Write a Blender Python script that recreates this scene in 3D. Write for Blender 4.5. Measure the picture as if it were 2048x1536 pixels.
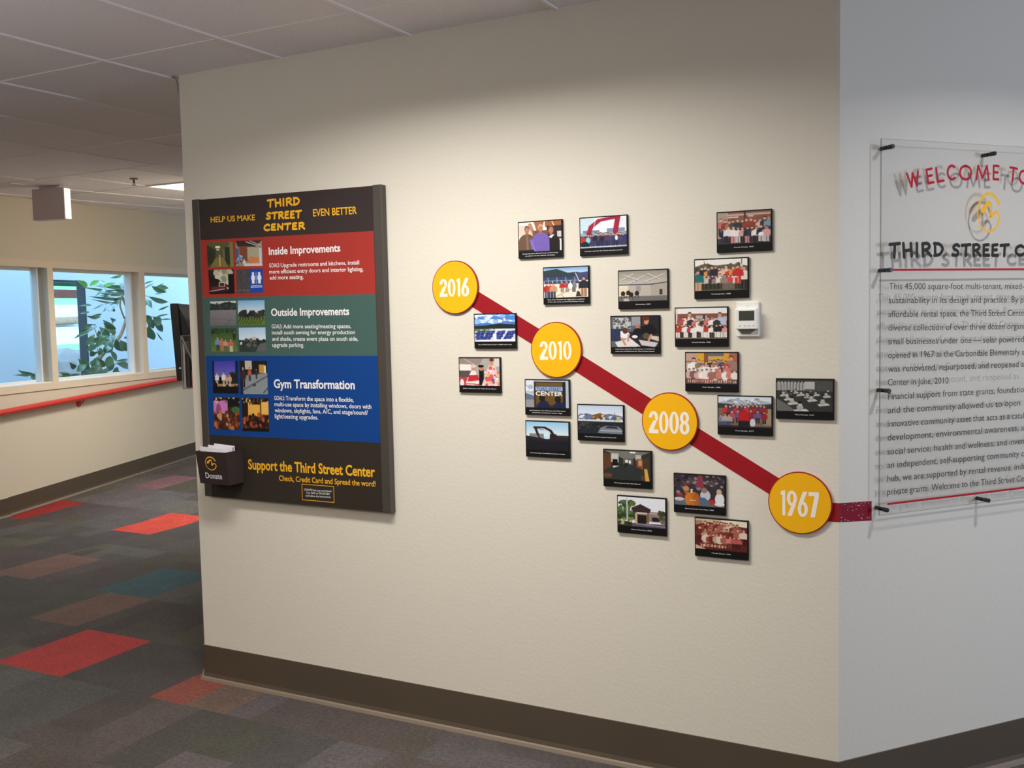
import bpy, bmesh, math, random
import numpy as np
from mathutils import Matrix, Vector

for o in list(bpy.data.objects): bpy.data.objects.remove(o)
SC = bpy.context.scene
COL = SC.collection

def lin(c):
    return tuple(((v/255.0)/12.92 if v/255.0 <= .04045 else ((v/255.0+.055)/1.055)**2.4) for v in c)

# ------------------------------------------------------------------ camera
cam_d = bpy.data.cameras.new('camera'); cam = bpy.data.objects.new('camera', cam_d); COL.objects.link(cam)
cam_d.sensor_width = 36.0; cam_d.lens = 1976.5/2048*36.0; cam_d.clip_start = .05; cam_d.clip_end = 200
EYE = 1.5616
R = Matrix(((0.8853460, -0.0148588, 0.4646952), (0.4644273, 0.0748529, -0.8824422), (-0.0216717, 0.9970839, 0.0731716)))
cam.matrix_world = Matrix.Translation((0, 0, EYE)) @ R.to_4x4()
SC.camera = cam

# ------------------------------------------------------------------ view, sky
vs = SC.view_settings
vs.view_transform = 'Standard'; vs.look = 'None'; vs.exposure = 0.0; vs.gamma = 1.0; vs.use_curve_mapping = False
wd = bpy.data.worlds.new('sky'); SC.world = wd; wd.use_nodes = True
wd.node_tree.nodes['Background'].inputs[0].default_value = (.34, .63, 1.0, 1)
wd.node_tree.nodes['Background'].inputs[1].default_value = 3.75
SC.cycles.max_bounces = 10; SC.cycles.diffuse_bounces = 6; SC.cycles.transparent_max_bounces = 16
SC.cycles.use_denoising = True
SC.cycles.sample_clamp_indirect = 6.0

# ------------------------------------------------------------------ room lamps and added fill lamps
def area(name, loc, target, sx, sy, power, col, shape='RECTANGLE', spread=180):
    d = bpy.data.lights.new(name, 'AREA'); d.shape = shape; d.size = sx
    if shape in ('RECTANGLE', 'ELLIPSE'): d.size_y = sy
    d.energy = power; d.color = col; d.spread = math.radians(spread)
    o = bpy.data.objects.new(name, d); COL.objects.link(o); o.location = loc
    o.rotation_euler = (Vector(target)-Vector(loc)).to_track_quat('-Z', 'Y').to_euler()
    return o
WARM = (1.0, .97, .93); NEUT = (1.0, .92, .82); COOL = (.66, .76, 1.0)
area('ceiling_light_over_timeline', (-1.72, 2.05, 2.545), (-1.72, 2.05, 0), 1.15, .26, 40, WARM, 'RECTANGLE', 156)
area('downlight_by_welcome_sign', (.62, 2.95, 2.545), (.62, 2.95, 0), .08, .08, 12, (.94, .94, 1.0), 'DISK', 144)
area('lobby_fill_light', (-.6, -1.2, 2.545), (-.6, -1.2, 0), 1.2, .6, 54, NEUT)  # unseen lobby troffer, added as general fill
area('lobby_fill_light_left', (-4.3, -.6, 2.545), (-4.3, -.6, 0), 1.2, .6, 30, NEUT)  # second added fill lamp, out of view to the left
area('daylight_east_window', (4.9, 2.4, 1.6), (0.5, 3.4, 1.0), .9, 1.2, 84, COOL)
area('ceiling_light_side_hall', (-5.66, 6.02, 2.565), (-5.66, 6.02, 0), .55, 1.15, 48, (1.0, .97, .93), 'RECTANGLE', 142)
area('ceiling_fill_uplight', (-2.9, .3, 1.6), (-2.9, .3, 2.6), 1.2, .3, 29, (.93, .96, 1.0))  # no known fixture; added to brighten the ceiling

# ------------------------------------------------------------------ materials
def mat(name, c, rough=.6, bump=None, noise=None, metal=0, spec=.5, emit=None, alpha=None):
    """bump=(scale, strength) relief, noise=(scale, amount) colour mottle of the material itself"""
    m = bpy.data.materials.new(name); m.use_nodes = True; nt = m.node_tree; b = nt.nodes['Principled BSDF']
    L = lin(c)+(1,)
    b.inputs['Base Color'].default_value = L; b.inputs['Roughness'].default_value = rough
    b.inputs['Metallic'].default_value = metal; b.inputs['Specular IOR Level'].default_value = spec
    tc = nt.nodes.new('ShaderNodeTexCoord')
    if noise:
        n = nt.nodes.new('ShaderNodeTexNoise'); n.inputs['Scale'].default_value = noise[0]; n.inputs['Detail'].default_value = 4
        nt.links.new(tc.outputs['Object'], n.inputs['Vector'])
        mr = nt.nodes.new('ShaderNodeMapRange'); mr.inputs[1].default_value = .3; mr.inputs[2].default_value = .7
        mr.inputs[3].default_value = 1-noise[1]; mr.inputs[4].default_value = 1+noise[1]
        nt.links.new(n.outputs['Fac'], mr.inputs[0])
        mx = nt.nodes.new('ShaderNodeVectorMath'); mx.operation = 'SCALE'; mx.inputs[0].default_value = L[:3]
        nt.links.new(mr.outputs[0], mx.inputs['Scale']); nt.links.new(mx.outputs[0], b.inputs['Base Color'])
    if bump:
        n = nt.nodes.new('ShaderNodeTexNoise'); n.inputs['Scale'].default_value = bump[0]; n.inputs['Detail'].default_value = 3
        nt.links.new(tc.outputs['Object'], n.inputs['Vector'])
        bp = nt.nodes.new('ShaderNodeBump'); bp.inputs['Strength'].default_value = bump[1]; bp.inputs['Distance'].default_value = .01
        nt.links.new(n.outputs['Fac'], bp.inputs['Height']); nt.links.new(bp.outputs[0], b.inputs['Normal'])
    if emit:
        b.inputs['Emission Color'].default_value = lin(emit[0])+(1,); b.inputs['Emission Strength'].default_value = emit[1]
    return m

def clear(name, tint, refl=.06, rough=.02):
    m = bpy.data.materials.new(name); m.use_nodes = True; nt = m.node_tree
    nt.nodes.remove(nt.nodes['Principled BSDF']); out = nt.nodes['Material Output']
    t = nt.nodes.new('ShaderNodeBsdfTransparent'); t.inputs[0].default_value = tint+(1,)
    g = nt.nodes.new('ShaderNodeBsdfGlossy'); g.inputs['Roughness'].default_value = rough
    lw = nt.nodes.new('ShaderNodeLayerWeight'); lw.inputs[0].default_value = .5
    pw = nt.nodes.new('ShaderNodeMath'); pw.operation = 'POWER'; pw.inputs[1].default_value = 5
    mu = nt.nodes.new('ShaderNodeMath'); mu.operation = 'MULTIPLY_ADD'; mu.inputs[1].default_value = .5; mu.inputs[2].default_value = refl; mu.use_clamp = True
    nt.links.new(lw.outputs['Facing'], pw.inputs[0])
    x = nt.nodes.new('ShaderNodeMixShader')
    nt.links.new(pw.outputs[0], mu.inputs[0]); nt.links.new(mu.outputs[0], x.inputs[0])
    nt.links.new(t.outputs[0], x.inputs[1]); nt.links.new(g.outputs[0], x.inputs[2]); nt.links.new(x.outputs[0], out.inputs[0])
    return m

def attr_mat(name, rough, bump=None, speck=None):
    m = bpy.data.materials.new(name); m.use_nodes = True; nt = m.node_tree; b = nt.nodes['Principled BSDF']
    a = nt.nodes.new('ShaderNodeAttribute'); a.attribute_name = 'Col'
    b.inputs['Roughness'].default_value = rough; b.inputs['Specular IOR Level'].default_value = .2; src = a.outputs['Color']
    tc = nt.nodes.new('ShaderNodeTexCoord')
    if speck:
        for sc, am in speck:
            n = nt.nodes.new('ShaderNodeTexNoise'); n.inputs['Scale'].default_value = sc; n.inputs['Detail'].default_value = 3
            nt.links.new(tc.outputs['Object'], n.inputs['Vector'])
            mr = nt.nodes.new('ShaderNodeMapRange'); mr.inputs[1].default_value = .3; mr.inputs[2].default_value = .7
            mr.inputs[3].default_value = 1-am; mr.inputs[4].default_value = 1+am
            nt.links.new(n.outputs['Fac'], mr.inputs[0])
            v = nt.nodes.new('ShaderNodeVectorMath'); v.operation = 'SCALE'
            nt.links.new(src, v.inputs[0]); nt.links.new(mr.outputs[0], v.inputs['Scale']); src = v.outputs[0]
    nt.links.new(src, b.inputs['Base Color'])
    if bump:
        n = nt.nodes.new('ShaderNodeTexNoise'); n.inputs['Scale'].default_value = bump[0]
        nt.links.new(tc.outputs['Object'], n.inputs['Vector'])
        bp = nt.nodes.new('ShaderNodeBump'); bp.inputs['Strength'].default_value = bump[1]; bp.inputs['Distance'].default_value = .01
        nt.links.new(n.outputs['Fac'], bp.inputs['Height']); nt.links.new(bp.outputs[0], b.inputs['Normal'])
    return m

M = {}
M['paint'] = mat('cream_wall_paint', (226, 219, 203), .62, bump=(75, .07))
M['paint2'] = mat('tan_hall_paint', (212, 201, 180), .6, bump=(45, .05))
M['trimpaint'] = mat('cream_trim_paint', (222, 206, 182), .45)
M['tile'] = mat('ceiling_tile', (236, 229, 227), .9, bump=(90, .25), noise=(130, .05))
M['tbar'] = mat('white_grid_bar', (238, 230, 226), .5)
M['cove'] = mat('brown_rubber_base', (84, 72, 58), .5, noise=(3, .05))
M['toe'] = mat('tan_toe_strip', (138, 122, 104), .6)
M['carpet'] = attr_mat('carpet_tiles', .95, bump=(260, .6), speck=[(210, .55), (60, .25), (6, .12)])
for _k, _v in (('Sheen Weight', .10), ('Sheen Roughness', .45)): M['carpet'].node_tree.nodes['Principled BSDF'].inputs[_k].default_value = _v
M['print'] = attr_mat('photo_print', .42)
M['board'] = mat('brown_black_board', (58, 48, 46), .45, spec=.18)
M['boardlow'] = mat('umber_board', (54, 47, 40), .45, spec=.18)
M['rail'] = mat('dark_taupe_rail', (70, 64, 57), .4)
M['red'] = mat('brick_red_print', (166, 54, 46), .45, spec=.18)
M['green'] = mat('grey_green_print', (70, 98, 92), .45, spec=.18)
M['blue'] = mat('royal_blue_print', (18, 66, 136), .45, spec=.18)
M['white'] = mat('white_print', (240, 238, 236), .5, spec=.18)
M['gold'] = mat('gold_print', (244, 180, 42), .5, spec=.18)
M['black'] = mat('black_photo_mount', (22, 22, 22), .4, spec=.18)
M['yellow'] = mat('yellow_disc_face', (250, 184, 24), .45, spec=.18)
M['discrim'] = mat('dark_red_disc_rim', (150, 30, 24), .5)
M['numeral'] = mat('cream_numeral', (250, 240, 228), .5, spec=.18)
M['plastic'] = mat('white_plastic', (240, 238, 232), .35)
M['screen'] = mat('grey_lcd', (62, 64, 58), .25)
M['greyp'] = mat('grey_plastic', (128, 122, 116), .5)
M['mark'] = mat('pale_grey_mark', (196, 194, 188), .5)
M['acrylic'] = clear('clear_acrylic', (.97, .97, .97), .02)
M['acredge'] = clear('acrylic_edge', (.50, .48, .48), .05)
M['glass'] = clear('window_glass', (.97, .98, .98), .02)
M['standoff'] = mat('black_standoff', (34, 33, 35), .3)
M['signred'] = mat('crimson_lettering', (184, 26, 44), .5, spec=.18)
M['signblk'] = mat('black_brush_lettering', (44, 40, 32), .5, spec=.18)
M['signtxt'] = mat('charcoal_text', (70, 64, 62), .5, spec=.18)
M['signyel'] = mat('amber_brush_logo', (250, 186, 40), .5, spec=.18)
M['handrail'] = mat('red_rail_paint', (206, 62, 50), .35)
M['dark'] = mat('black_tv_plastic', (20, 20, 22), .3)
M['tvglass'] = mat('black_tv_glass', (8, 8, 10), .08)
M['sill'] = mat('white_window_frame', (226, 220, 210), .4)
M['courtwall'] = mat('white_court_wall', (222, 226, 230), .8, bump=(20, .1))
M['jamb'] = mat('dark_jamb', (24, 22, 22), .5)
M['soil'] = mat('soil', (84, 76, 66), .95, noise=(6, .3))
M['leaf'] = mat('glossy_green_leaf', (84, 122, 66), .3, spec=.9)
M['leaf'].node_tree.nodes['Principled BSDF'].inputs['Coat Weight'].default_value = 1.0; M['leaf'].node_tree.nodes['Principled BSDF'].inputs['Coat Roughness'].default_value = .25
M['backlitleaf'] = mat('backlit_leaf', (120, 196, 70), .35)  # backlight put into the colour: lighter green for leaves lit from behind
M['bark'] = mat('tan_bark', (184, 148, 112), .8, noise=(20, .2))
M['lawn'] = mat('pale_lawn', (150, 200, 130), .9, noise=(3, .15))
M['gravel'] = mat('pale_gravel', (232, 232, 228), .9, noise=(5, .12))
M['rock'] = mat('grey_boulder', (176, 164, 154), .9, bump=(4, .6), noise=(3, .2))
M['brick'] = mat('red_brown_brick', (132, 70, 62), .9, noise=(8, .2))
M['hedge'] = mat('dark_hedge', (40, 70, 46), .9, noise=(4, .4))
M['grey'] = mat('grey_metal_panel', (186, 170, 158), .5)
M['signgrey'] = mat('grey_sign_housing', (214, 200, 205), .5)
M['litedge'] = mat('lit_white_edge', (250, 246, 240), .4, emit=((255, 244, 230), .8))
M['tube'] = mat('lit_diffuser', (255, 255, 255), .5, emit=((255, 250, 244), 4.0))
M['paper'] = mat('white_paper', (240, 236, 240), .7)
M['ink'] = mat('black_ink', (40, 40, 44), .6)
M['steel'] = mat('dull_steel', (120, 112, 106), .4, metal=.6)
M['brochure'] = mat('brochure_paper', (176, 168, 162), .6)
M['brochurered'] = mat('red_brochure', (190, 70, 56), .6)
mrv = bpy.data.materials.new('crimson_vinyl'); mrv.use_nodes = True
_nt = mrv.node_tree; _b = _nt.nodes['Principled BSDF']; _b.inputs['Roughness'].default_value = .5; _b.inputs['Specular IOR Level'].default_value = .2; _b.inputs['Base Color'].default_value = lin((156, 24, 34))+(1,)
M['vinyl'] = mrv
M['vinylworn'] = mat('worn_crimson_vinyl', (134, 18, 40), .45, spec=.18)

# ------------------------------------------------------------------ builders
class MB:
    def __init__(s): s.v = []; s.f = []; s.m = []; s.lift = 0.0
    def add(s, vs, fs, mi=0):
        n = len(s.v); s.v += [tuple(map(float, q)) for q in vs]; s.f += [tuple(i+n for i in f) for f in fs]; s.m += [mi]*len(fs); return s
    def box(s, x0, y0, z0, x1, y1, z1, mi=0):
        return s.add([(x0,y0,z0),(x1,y0,z0),(x1,y1,z0),(x0,y1,z0),(x0,y0,z1),(x1,y0,z1),(x1,y1,z1),(x0,y1,z1)],
                     [(0,3,2,1),(4,5,6,7),(0,1,5,4),(1,2,6,5),(2,3,7,6),(3,0,4,7)], mi)
    def slab(s, poly, y0, y1, mi=0, mside=None):
        """poly of (x,z); front at y0 (nearer the room), back at y1"""
        n = len(poly); v = [(x, y0, z) for x, z in poly]+[(x, y1, z) for x, z in poly]
        s.add(v, [tuple(range(n)), tuple(range(2*n-1, n-1, -1))], mi)
        k = len(s.v)-2*n; sd = [(k+i, k+n+i, k+n+(i+1) % n, k+(i+1) % n) for i in range(n)]
        s.f += sd; s.m += [mi if mside is None else mside]*n; return s
    def foot(s, poly, z0, z1, mi=0):
        n = len(poly); v = [(x, y, z0) for x, y in poly]+[(x, y, z1) for x, y in poly]
        return s.add(v, [tuple(range(n-1, -1, -1)), tuple(range(n, 2*n))]+[(i, (i+1) % n, n+(i+1) % n, n+i) for i in range(n)], mi)
    def flat(s, poly, y, mi=0):
        y -= s.lift
        return s.add([(x, y, z) for x, z in poly], [tuple(range(len(poly)))], mi)
    def tube(s, pts, rad, seg=12, mi=0, cap=True):
        P = [Vector(p) for p in pts]; n = len(P); R = rad if isinstance(rad, (list, tuple)) else [rad]*n
        base = len(s.v); up = None
        for i in range(n):
            t = (P[min(i+1, n-1)]-P[max(i-1, 0)]).normalized()
            if up is None: up = Vector((0, 0, 1)) if abs(t.z) < .9 else Vector((1, 0, 0))
            a = t.cross(up).normalized(); b = a.cross(t).normalized(); up = b
            for k in range(seg):
                w = 2*math.pi*k/seg; s.v.append(tuple(P[i]+(a*math.cos(w)+b*math.sin(w))*R[i]))
        for i in range(n-1):
            for k in range(seg):
                s.f.append((base+i*seg+k, base+i*seg+(k+1) % seg, base+(i+1)*seg+(k+1) % seg, base+(i+1)*seg+k)); s.m.append(mi)
        if cap:
            s.f.append(tuple(base+k for k in range(seg-1, -1, -1))); s.m.append(mi)
            s.f.append(tuple(base+(n-1)*seg+k for k in range(seg))); s.m.append(mi)
        return s
    def obj(s, name, mats, parent=None, smooth=False, bevel=0):
        me = bpy.data.meshes.new(name); me.from_pydata(s.v, [], s.f)
        for m in (mats if isinstance(mats, (list, tuple)) else [mats]): me.materials.append(M[m])
        me.polygons.foreach_set('material_index', s.m)
        if smooth: me.polygons.foreach_set('use_smooth', [True]*len(s.f))
        me.update(); o = bpy.data.objects.new(name, me); COL.objects.link(o)
        if bevel:
            b = o.modifiers.new('bevel', 'BEVEL'); b.width = bevel; b.segments = 2; b.limit_method = 'ANGLE'
        if parent is not None: o.parent = parent
        return o

def thing(name, label, cat, loc=(0, 0, 0), rotz=0, group=None):
    o = bpy.data.objects.new(name, None); COL.objects.link(o); o.empty_display_size = .1
    o.location = loc; o.rotation_euler = (0, 0, rotz); o['label'] = label; o['category'] = cat
    if group: o['group'] = group
    return o
def struct(o): o['kind'] = 'structure'; return o
def tag(o, label, cat, group=None):
    o['label'] = label; o['category'] = cat
    if group: o['group'] = group
    return o

# text: glyph outlines of the built-in font turned into flat mesh letters
_gc = {}
def glyphs(body, bold):
    k = (body, bold)
    if k not in _gc:
        c = bpy.data.curves.new('t', 'FONT'); c.body = body; c.size = 1; c.resolution_u = 3; c.offset = bold*.02
        o = bpy.data.objects.new('t', c); COL.objects.link(o)
        dg = bpy.context.evaluated_depsgraph_get(); me = bpy.data.meshes.new_from_object(o.evaluated_get(dg))
        v = np.zeros(len(me.vertices)*3, 'f'); me.vertices.foreach_get('co', v); v = v.reshape(-1, 3)[:, :2].copy()
        f = [tuple(p.vertices) for p in me.polygons]
        bpy.data.objects.remove(o); bpy.data.curves.remove(c); bpy.data.meshes.remove(me); _gc[k] = (v, f)
    return _gc[k]
CAPH = float(glyphs('H', 0)[0][:, 1].max())
def write(mb, body, a, b, cap, y, bold=0, fit=None, mi=0):
    """letters with baseline from a=(x,z) to b; fit = how many characters span a-b (the rest runs on)"""
    v, f = glyphs(body, bold)
    ref = v if fit is None or fit >= len(body) else glyphs(body[:fit], bold)[0]
    x0, x1 = ref[:, 0].min(), ref[:, 0].max()
    u = (v[:, 0]-x0)/(x1-x0); h = v[:, 1]/CAPH*cap
    X = a[0]+u*(b[0]-a[0]); Z = a[1]+u*(b[1]-a[1])+h
    mb.add([(p, y, q) for p, q in zip(X, Z)], f, mi)

def smooth(pts, n=6):
    P = [np.array(p, float) for p in pts]; out = []
    for i in range(len(P)-1):
        p0 = P[max(i-1, 0)]; p1 = P[i]; p2 = P[i+1]; p3 = P[min(i+2, len(P)-1)]
        for k in range(n):
            t = k/n; out.append(.5*((2*p1)+(-p0+p2)*t+(2*p0-5*p1+4*p2-p3)*t*t+(-p0+3*p1-3*p2+p3)*t**3))
    return out+[P[-1]]
def brush(mb, pts, w, y, mi=0, curve=True):
    mb.lift += .00003
    P = smooth(pts) if curve and len(pts) > 2 else [np.array(p, float) for p in pts]
    n = len(P); Wd = np.interp(np.linspace(0, 1, n), np.linspace(0, 1, len(w)), w) if isinstance(w, (list, tuple)) else np.full(n, w)
    L = []
    for i in range(n):
        t = P[min(i+1, n-1)]-P[max(i-1, 0)]; t = t/(np.linalg.norm(t)+1e-9); q = np.array([-t[1], t[0]])
        L.append((P[i]+q*Wd[i]/2, P[i]-q*Wd[i]/2))
    for i in range(n-1):
        mb.flat([tuple(L[i][0]), tuple(L[i+1][0]), tuple(L[i+1][1]), tuple(L[i][1])], y, mi)
    for i in (range(n) if not curve or len(pts) == 2 else (0, n-1)):
        mb.flat([(P[i][0]+Wd[i]/2*math.cos(a), P[i][1]+Wd[i]/2*math.sin(a)) for a in np.linspace(0, 2*math.pi, 12, endpoint=False)], y-.00002, mi)
HAND = {'T': [[(0, .93), (1, 1)], [(.52, .95), (.45, 0)]], 'H': [[(.05, 1), (.14, -.02)], [(.86, 1), (.95, .05)], [(.1, .46), (.9, .5)]],
 'I': [[(.5, 1), (.5, 0)]], 'R': [[(.12, .98), (.14, 0)], [(.08, .95), (.6, 1), (.86, .78), (.6, .52), (.16, .46)], [(.42, .5), (1, 0)]],
 'D': [[(.12, 1), (.14, 0)], [(.02, .98), (.62, .92), (.96, .55), (.66, .1), (.06, 0)]],
 'S': [[(.92, .88), (.6, 1), (.18, .84), (.26, .6), (.7, .42), (.8, .18), (.5, 0), (.03, .08)]],
 'E': [[(.85, 1), (.16, .95)], [(.16, .95), (.12, .04)], [(.12, .04), (.92, .02)], [(.14, .5), (.75, .54)]],
 'C': [[(.95, .85), (.65, 1), (.2, .8), (.04, .4), (.3, .05), (.7, 0), (.97, .12)]], 'N': [[(.08, 0), (.1, 1)], [(.1, 1), (.86, .04)], [(.86, .04), (.92, 1)]]}
WID = {'I': .35, 'T': 1.05, 'S': .9, 'E': .85}
SANS = {'W': [[(0, 1), (.26, 0)], [(.26, 0), (.5, .95)], [(.5, .95), (.74, 0)], [(.74, 0), (1, 1)]], 'E': [[(0, 0), (0, 1)], [(0, 1), (1, 1)], [(0, .52), (.85, .52)], [(0, 0), (1, 0)]], 'L': [[(0, 1), (0, 0)], [(0, 0), (1, 0)]],
 'C': [[(1, .9), (.62, 1), (.2, .86), (0, .5), (.2, .14), (.62, 0), (1, .1)]], 'O': [[(.5, 1), (.14, .86), (0, .5), (.14, .14), (.5, 0), (.86, .14), (1, .5), (.86, .86), (.5, 1)]],
 'M': [[(0, 0), (.14, 1)], [(.14, 1), (.5, .1)], [(.5, .1), (.86, 1)], [(.86, 1), (1, 0)]], 'T': [[(0, 1), (1, 1)], [(.5, 1), (.5, 0)]]}
def handword(mb, word, quad, w, y, gap=.28, mi=0):
    """quad: bottom-left, bottom-right, top-right, top-left"""
    Q = [np.array(p, float) for p in quad]; tot = sum(WID.get(c, 1) for c in word)+gap*(len(word)-1); x = 0
    Lq = np.linalg.norm(Q[1]-Q[0]); Hq = np.linalg.norm(Q[3]-Q[0])
    for c in word:
        cw = WID.get(c, 1)
        for st in HAND[c]:
            pts = []
            for (px, py) in st:
                u = w*.5/Lq+(x+px*cw)/tot*(1-w/Lq); py = w*.5/Hq+py*(1-w/Hq); pts.append(tuple((Q[0]*(1-u)+Q[1]*u)*(1-py)+(Q[3]*(1-u)+Q[2]*u)*py))
            brush(mb, pts, w, y, mi)
        x += cw+gap
def logo(mb, cx, cz, rx, rz, y, w, mi=0):
    ring = [(cx+rx*math.cos(a), cz+rz*math.sin(a)) for a in np.radians(np.linspace(28, 345, 40))]
    brush(mb, ring, [w*1.3, w*1.2, w*.8, w*.6, w*.9, w*1.0], y, mi)
    sq = [(-.55, .12), (-.2, .42), (.12, .52), (.2, .15), (.12, -.25), (.45, -.02), (.75, .0), (.92, -.2)]
    brush(mb, [(cx+rx*p, cz+rz*q) for p, q in sq], [w*2.6, w*1.9, w*1.2, w*.9, w*1.3, w*1.3, w*1.1, w*.8], y-.0001, mi)

def annulus(mb, cx, cz, ax, az, bx, bz, y, a0=0, a1=360, n=32, mi=0):
    mb.lift += .00004
    A = np.radians(np.linspace(a0, a1, n+1))
    for i in range(n):
        p, q = A[i], A[i+1]
        mb.flat([(cx+ax*math.cos(p), cz+az*math.sin(p)), (cx+ax*math.cos(q), cz+az*math.sin(q)), (cx+bx*math.cos(q), cz+bz*math.sin(q)), (cx+bx*math.cos(p), cz+bz*math.sin(p))], y, mi)
def digit(mb, d, x, z, w, h, y):
    U = lambda pts: [(x+p*w, z+q*h) for p, q in pts]
    if d == '0': annulus(mb, x+w/2, z+h/2, w*.5, h*.5, w*.17, h*.39, y)
    elif d == '1': mb.flat(U([(.38, 0), (.86, 0), (.86, 1), (.45, 1), (.12, .93), (.12, .82), (.38, .82)]), y)
    elif d == '7': mb.flat(U([(0, .84), (1, .84), (1, 1), (0, 1)]), y); mb.lift += .00004; mb.flat(U([(.58, .84), (1, .84), (.62, 0), (.18, 0)]), y)
    elif d in '69':
        f = (lambda pts: U(pts)) if d == '6' else (lambda pts: U([(1-p, 1-q) for p, q in pts]))
        cz = z+h*(.3 if d == '6' else .7); annulus(mb, x+w/2, cz, w*.5, h*.31, w*.16, h*.19, y)
        mb.lift += .00004; mb.flat(f([(0, .3), (.34, .36), (.95, 1), (.52, 1), (.12, .55)]), y)
    elif d == '8':
        annulus(mb, x+w/2, z+h*.73, w*.46, h*.27, w*.14, h*.15, y); annulus(mb, x+w/2, z+h*.28, w*.5, h*.29, w*.16, h*.17, y)
    elif d == '2':
        mb.flat(U([(0, 0), (1, 0), (1, .17), (0, .17)]), y)
        annulus(mb, x+w*.5, z+h*.72, w*.48, h*.28, w*.14, h*.14, y, -28, 185)
        mb.lift += .00004; mb.flat(U([(.46, .56), (.93, .64), (.50, .165), (0, .165)]), y)

# ---- measured positions in metres (x along a wall, z height)
PHOTO = {1: (-1.5808, 1.7428, -1.4118, 1.87),
 2: (-1.3483, 1.7418, -1.1768, 1.8703),
 3: (-1.4878, 1.5825, -1.3164, 1.7102),
 4: (-0.8799, 1.731, -0.7075, 1.8578),
 5: (-1.213, 1.5614, -1.0398, 1.689),
 6: (-0.9536, 1.5884, -0.7795, 1.7146),
 7: (-1.7657, 1.4322, -1.5962, 1.5564),
 8: (-1.8331, 1.274, -1.6619, 1.4009),
 9: (-1.5671, 1.2006, -1.3952, 1.3251),
 10: (-1.5676, 1.0522, -1.3984, 1.1806),
 11: (-1.3681, 1.1183, -1.1986, 1.2427),
 12: (-1.2422, 1.4137, -1.07, 1.54),
 13: (-1.0192, 1.4364, -0.8448, 1.5631),
 14: (-0.9863, 1.2927, -0.813, 1.42),
 15: (-0.697, 1.2133, -0.5233, 1.3386),
 16: (-0.8808, 1.1571, -0.7069, 1.2827),
 17: (-1.2755, 0.9656, -1.1027, 1.0926),
 18: (-1.0285, 0.8957, -0.856, 1.0251),
 19: (-1.2272, 0.8113, -1.0542, 0.9386),
 20: (-0.9587, 0.7571, -0.7842, 0.885)}
MED = [(-1.8415, 1.6528, 0.0958), (-1.444, 1.4268, 0.096), (-1.0403, 1.1926, 0.0953), (-0.6247, 0.9539, 0.0966)]
NUM = {'1967': (-0.6848, 0.912, -0.567, 0.9906), '2008': (-1.1111, 1.1526, -0.9727, 1.226), '2010': (-1.5056, 1.3928, -1.3849, 1.4571), '2016': (-1.905, 1.6197, -1.7814, 1.6841)}
STR_U = [(-0.9464, 1.1693), (-0.6974, 1.0202)]
STR_L = [(-0.9785, 1.1177), (-0.7231, 0.9685)]
STR_UA = [(-1.7627, 1.6552), (-1.5076, 1.5007)]
STR_U2 = [(-1.7486, 1.6459), (-1.5325, 1.5149)]
STR_L2 = [(-1.7685, 1.593), (-1.5415, 1.4593)]
STR_R = [(0.0042, 0.9602), (0.1257, 0.955), (0.0044, 0.9017), (0.1261, 0.894)]
PANEL = {'BL': (-3.0821, 0.8118),
 'BR': (-2.1399, 0.811),
 'TL': (-3.0852, 2.0515),
 'TR': (-2.1338, 2.0405),
 'blue': [(-3.0337, 1.405), (-2.1742, 1.4064), (-2.1738, 1.0765), (-3.0374, 1.0731)],
 'green': [(-3.0384, 1.6468), (-2.1742, 1.6378), (-2.1742, 1.4064), (-3.0337, 1.405)],
 'notice': [(-2.5604, 0.8965), (-2.402, 0.8974), (-2.4038, 0.8311), (-2.5618, 0.829)],
 'railLw': (-3.0469, 2.0497),
 'railRx': (-2.1746, 2.0421),
 'red': [(-3.0409, 1.8833), (-2.1737, 1.8718), (-2.1742, 1.6378), (-3.0384, 1.6468)]}
PICS = {'b1': [(-3.0108, 1.3828), (-2.8718, 1.3843), (-2.873, 1.2511), (-3.0142, 1.2498)],
 'b2': [(-2.8607, 1.3853), (-2.7158, 1.3849), (-2.7168, 1.2504), (-2.8608, 1.249)],
 'b3': [(-3.014, 1.2317), (-2.8709, 1.2338), (-2.874, 1.1007), (-3.0149, 1.097)],
 'b4': [(-2.8568, 1.2327), (-2.7164, 1.2343), (-2.7186, 1.0994), (-2.86, 1.0965)],
 'g1': [(-3.0085, 1.6296), (-2.8675, 1.6289), (-2.8701, 1.5287), (-3.0126, 1.5291)],
 'g2': [(-2.8567, 1.6296), (-2.7153, 1.6283), (-2.7182, 1.529), (-2.8594, 1.5286)],
 'g3': [(-3.0118, 1.519), (-2.872, 1.5184), (-2.8693, 1.4219), (-3.0119, 1.422)],
 'g4': [(-2.8579, 1.5199), (-2.7167, 1.5194), (-2.7168, 1.4219), (-2.8585, 1.4219)],
 'r1': [(-3.0126, 1.8718), (-2.8708, 1.8668), (-2.8705, 1.7665), (-3.0125, 1.7699)],
 'r2': [(-2.8558, 1.8705), (-2.7173, 1.8654), (-2.7185, 1.7648), (-2.8585, 1.7682)],
 'r3': [(-3.0113, 1.7598), (-2.871, 1.7575), (-2.8723, 1.6591), (-3.0086, 1.6606)],
 'r4': [(-2.8574, 1.7557), (-2.7191, 1.7538), (-2.7194, 1.6593), (-2.8598, 1.6601)]}
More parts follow.
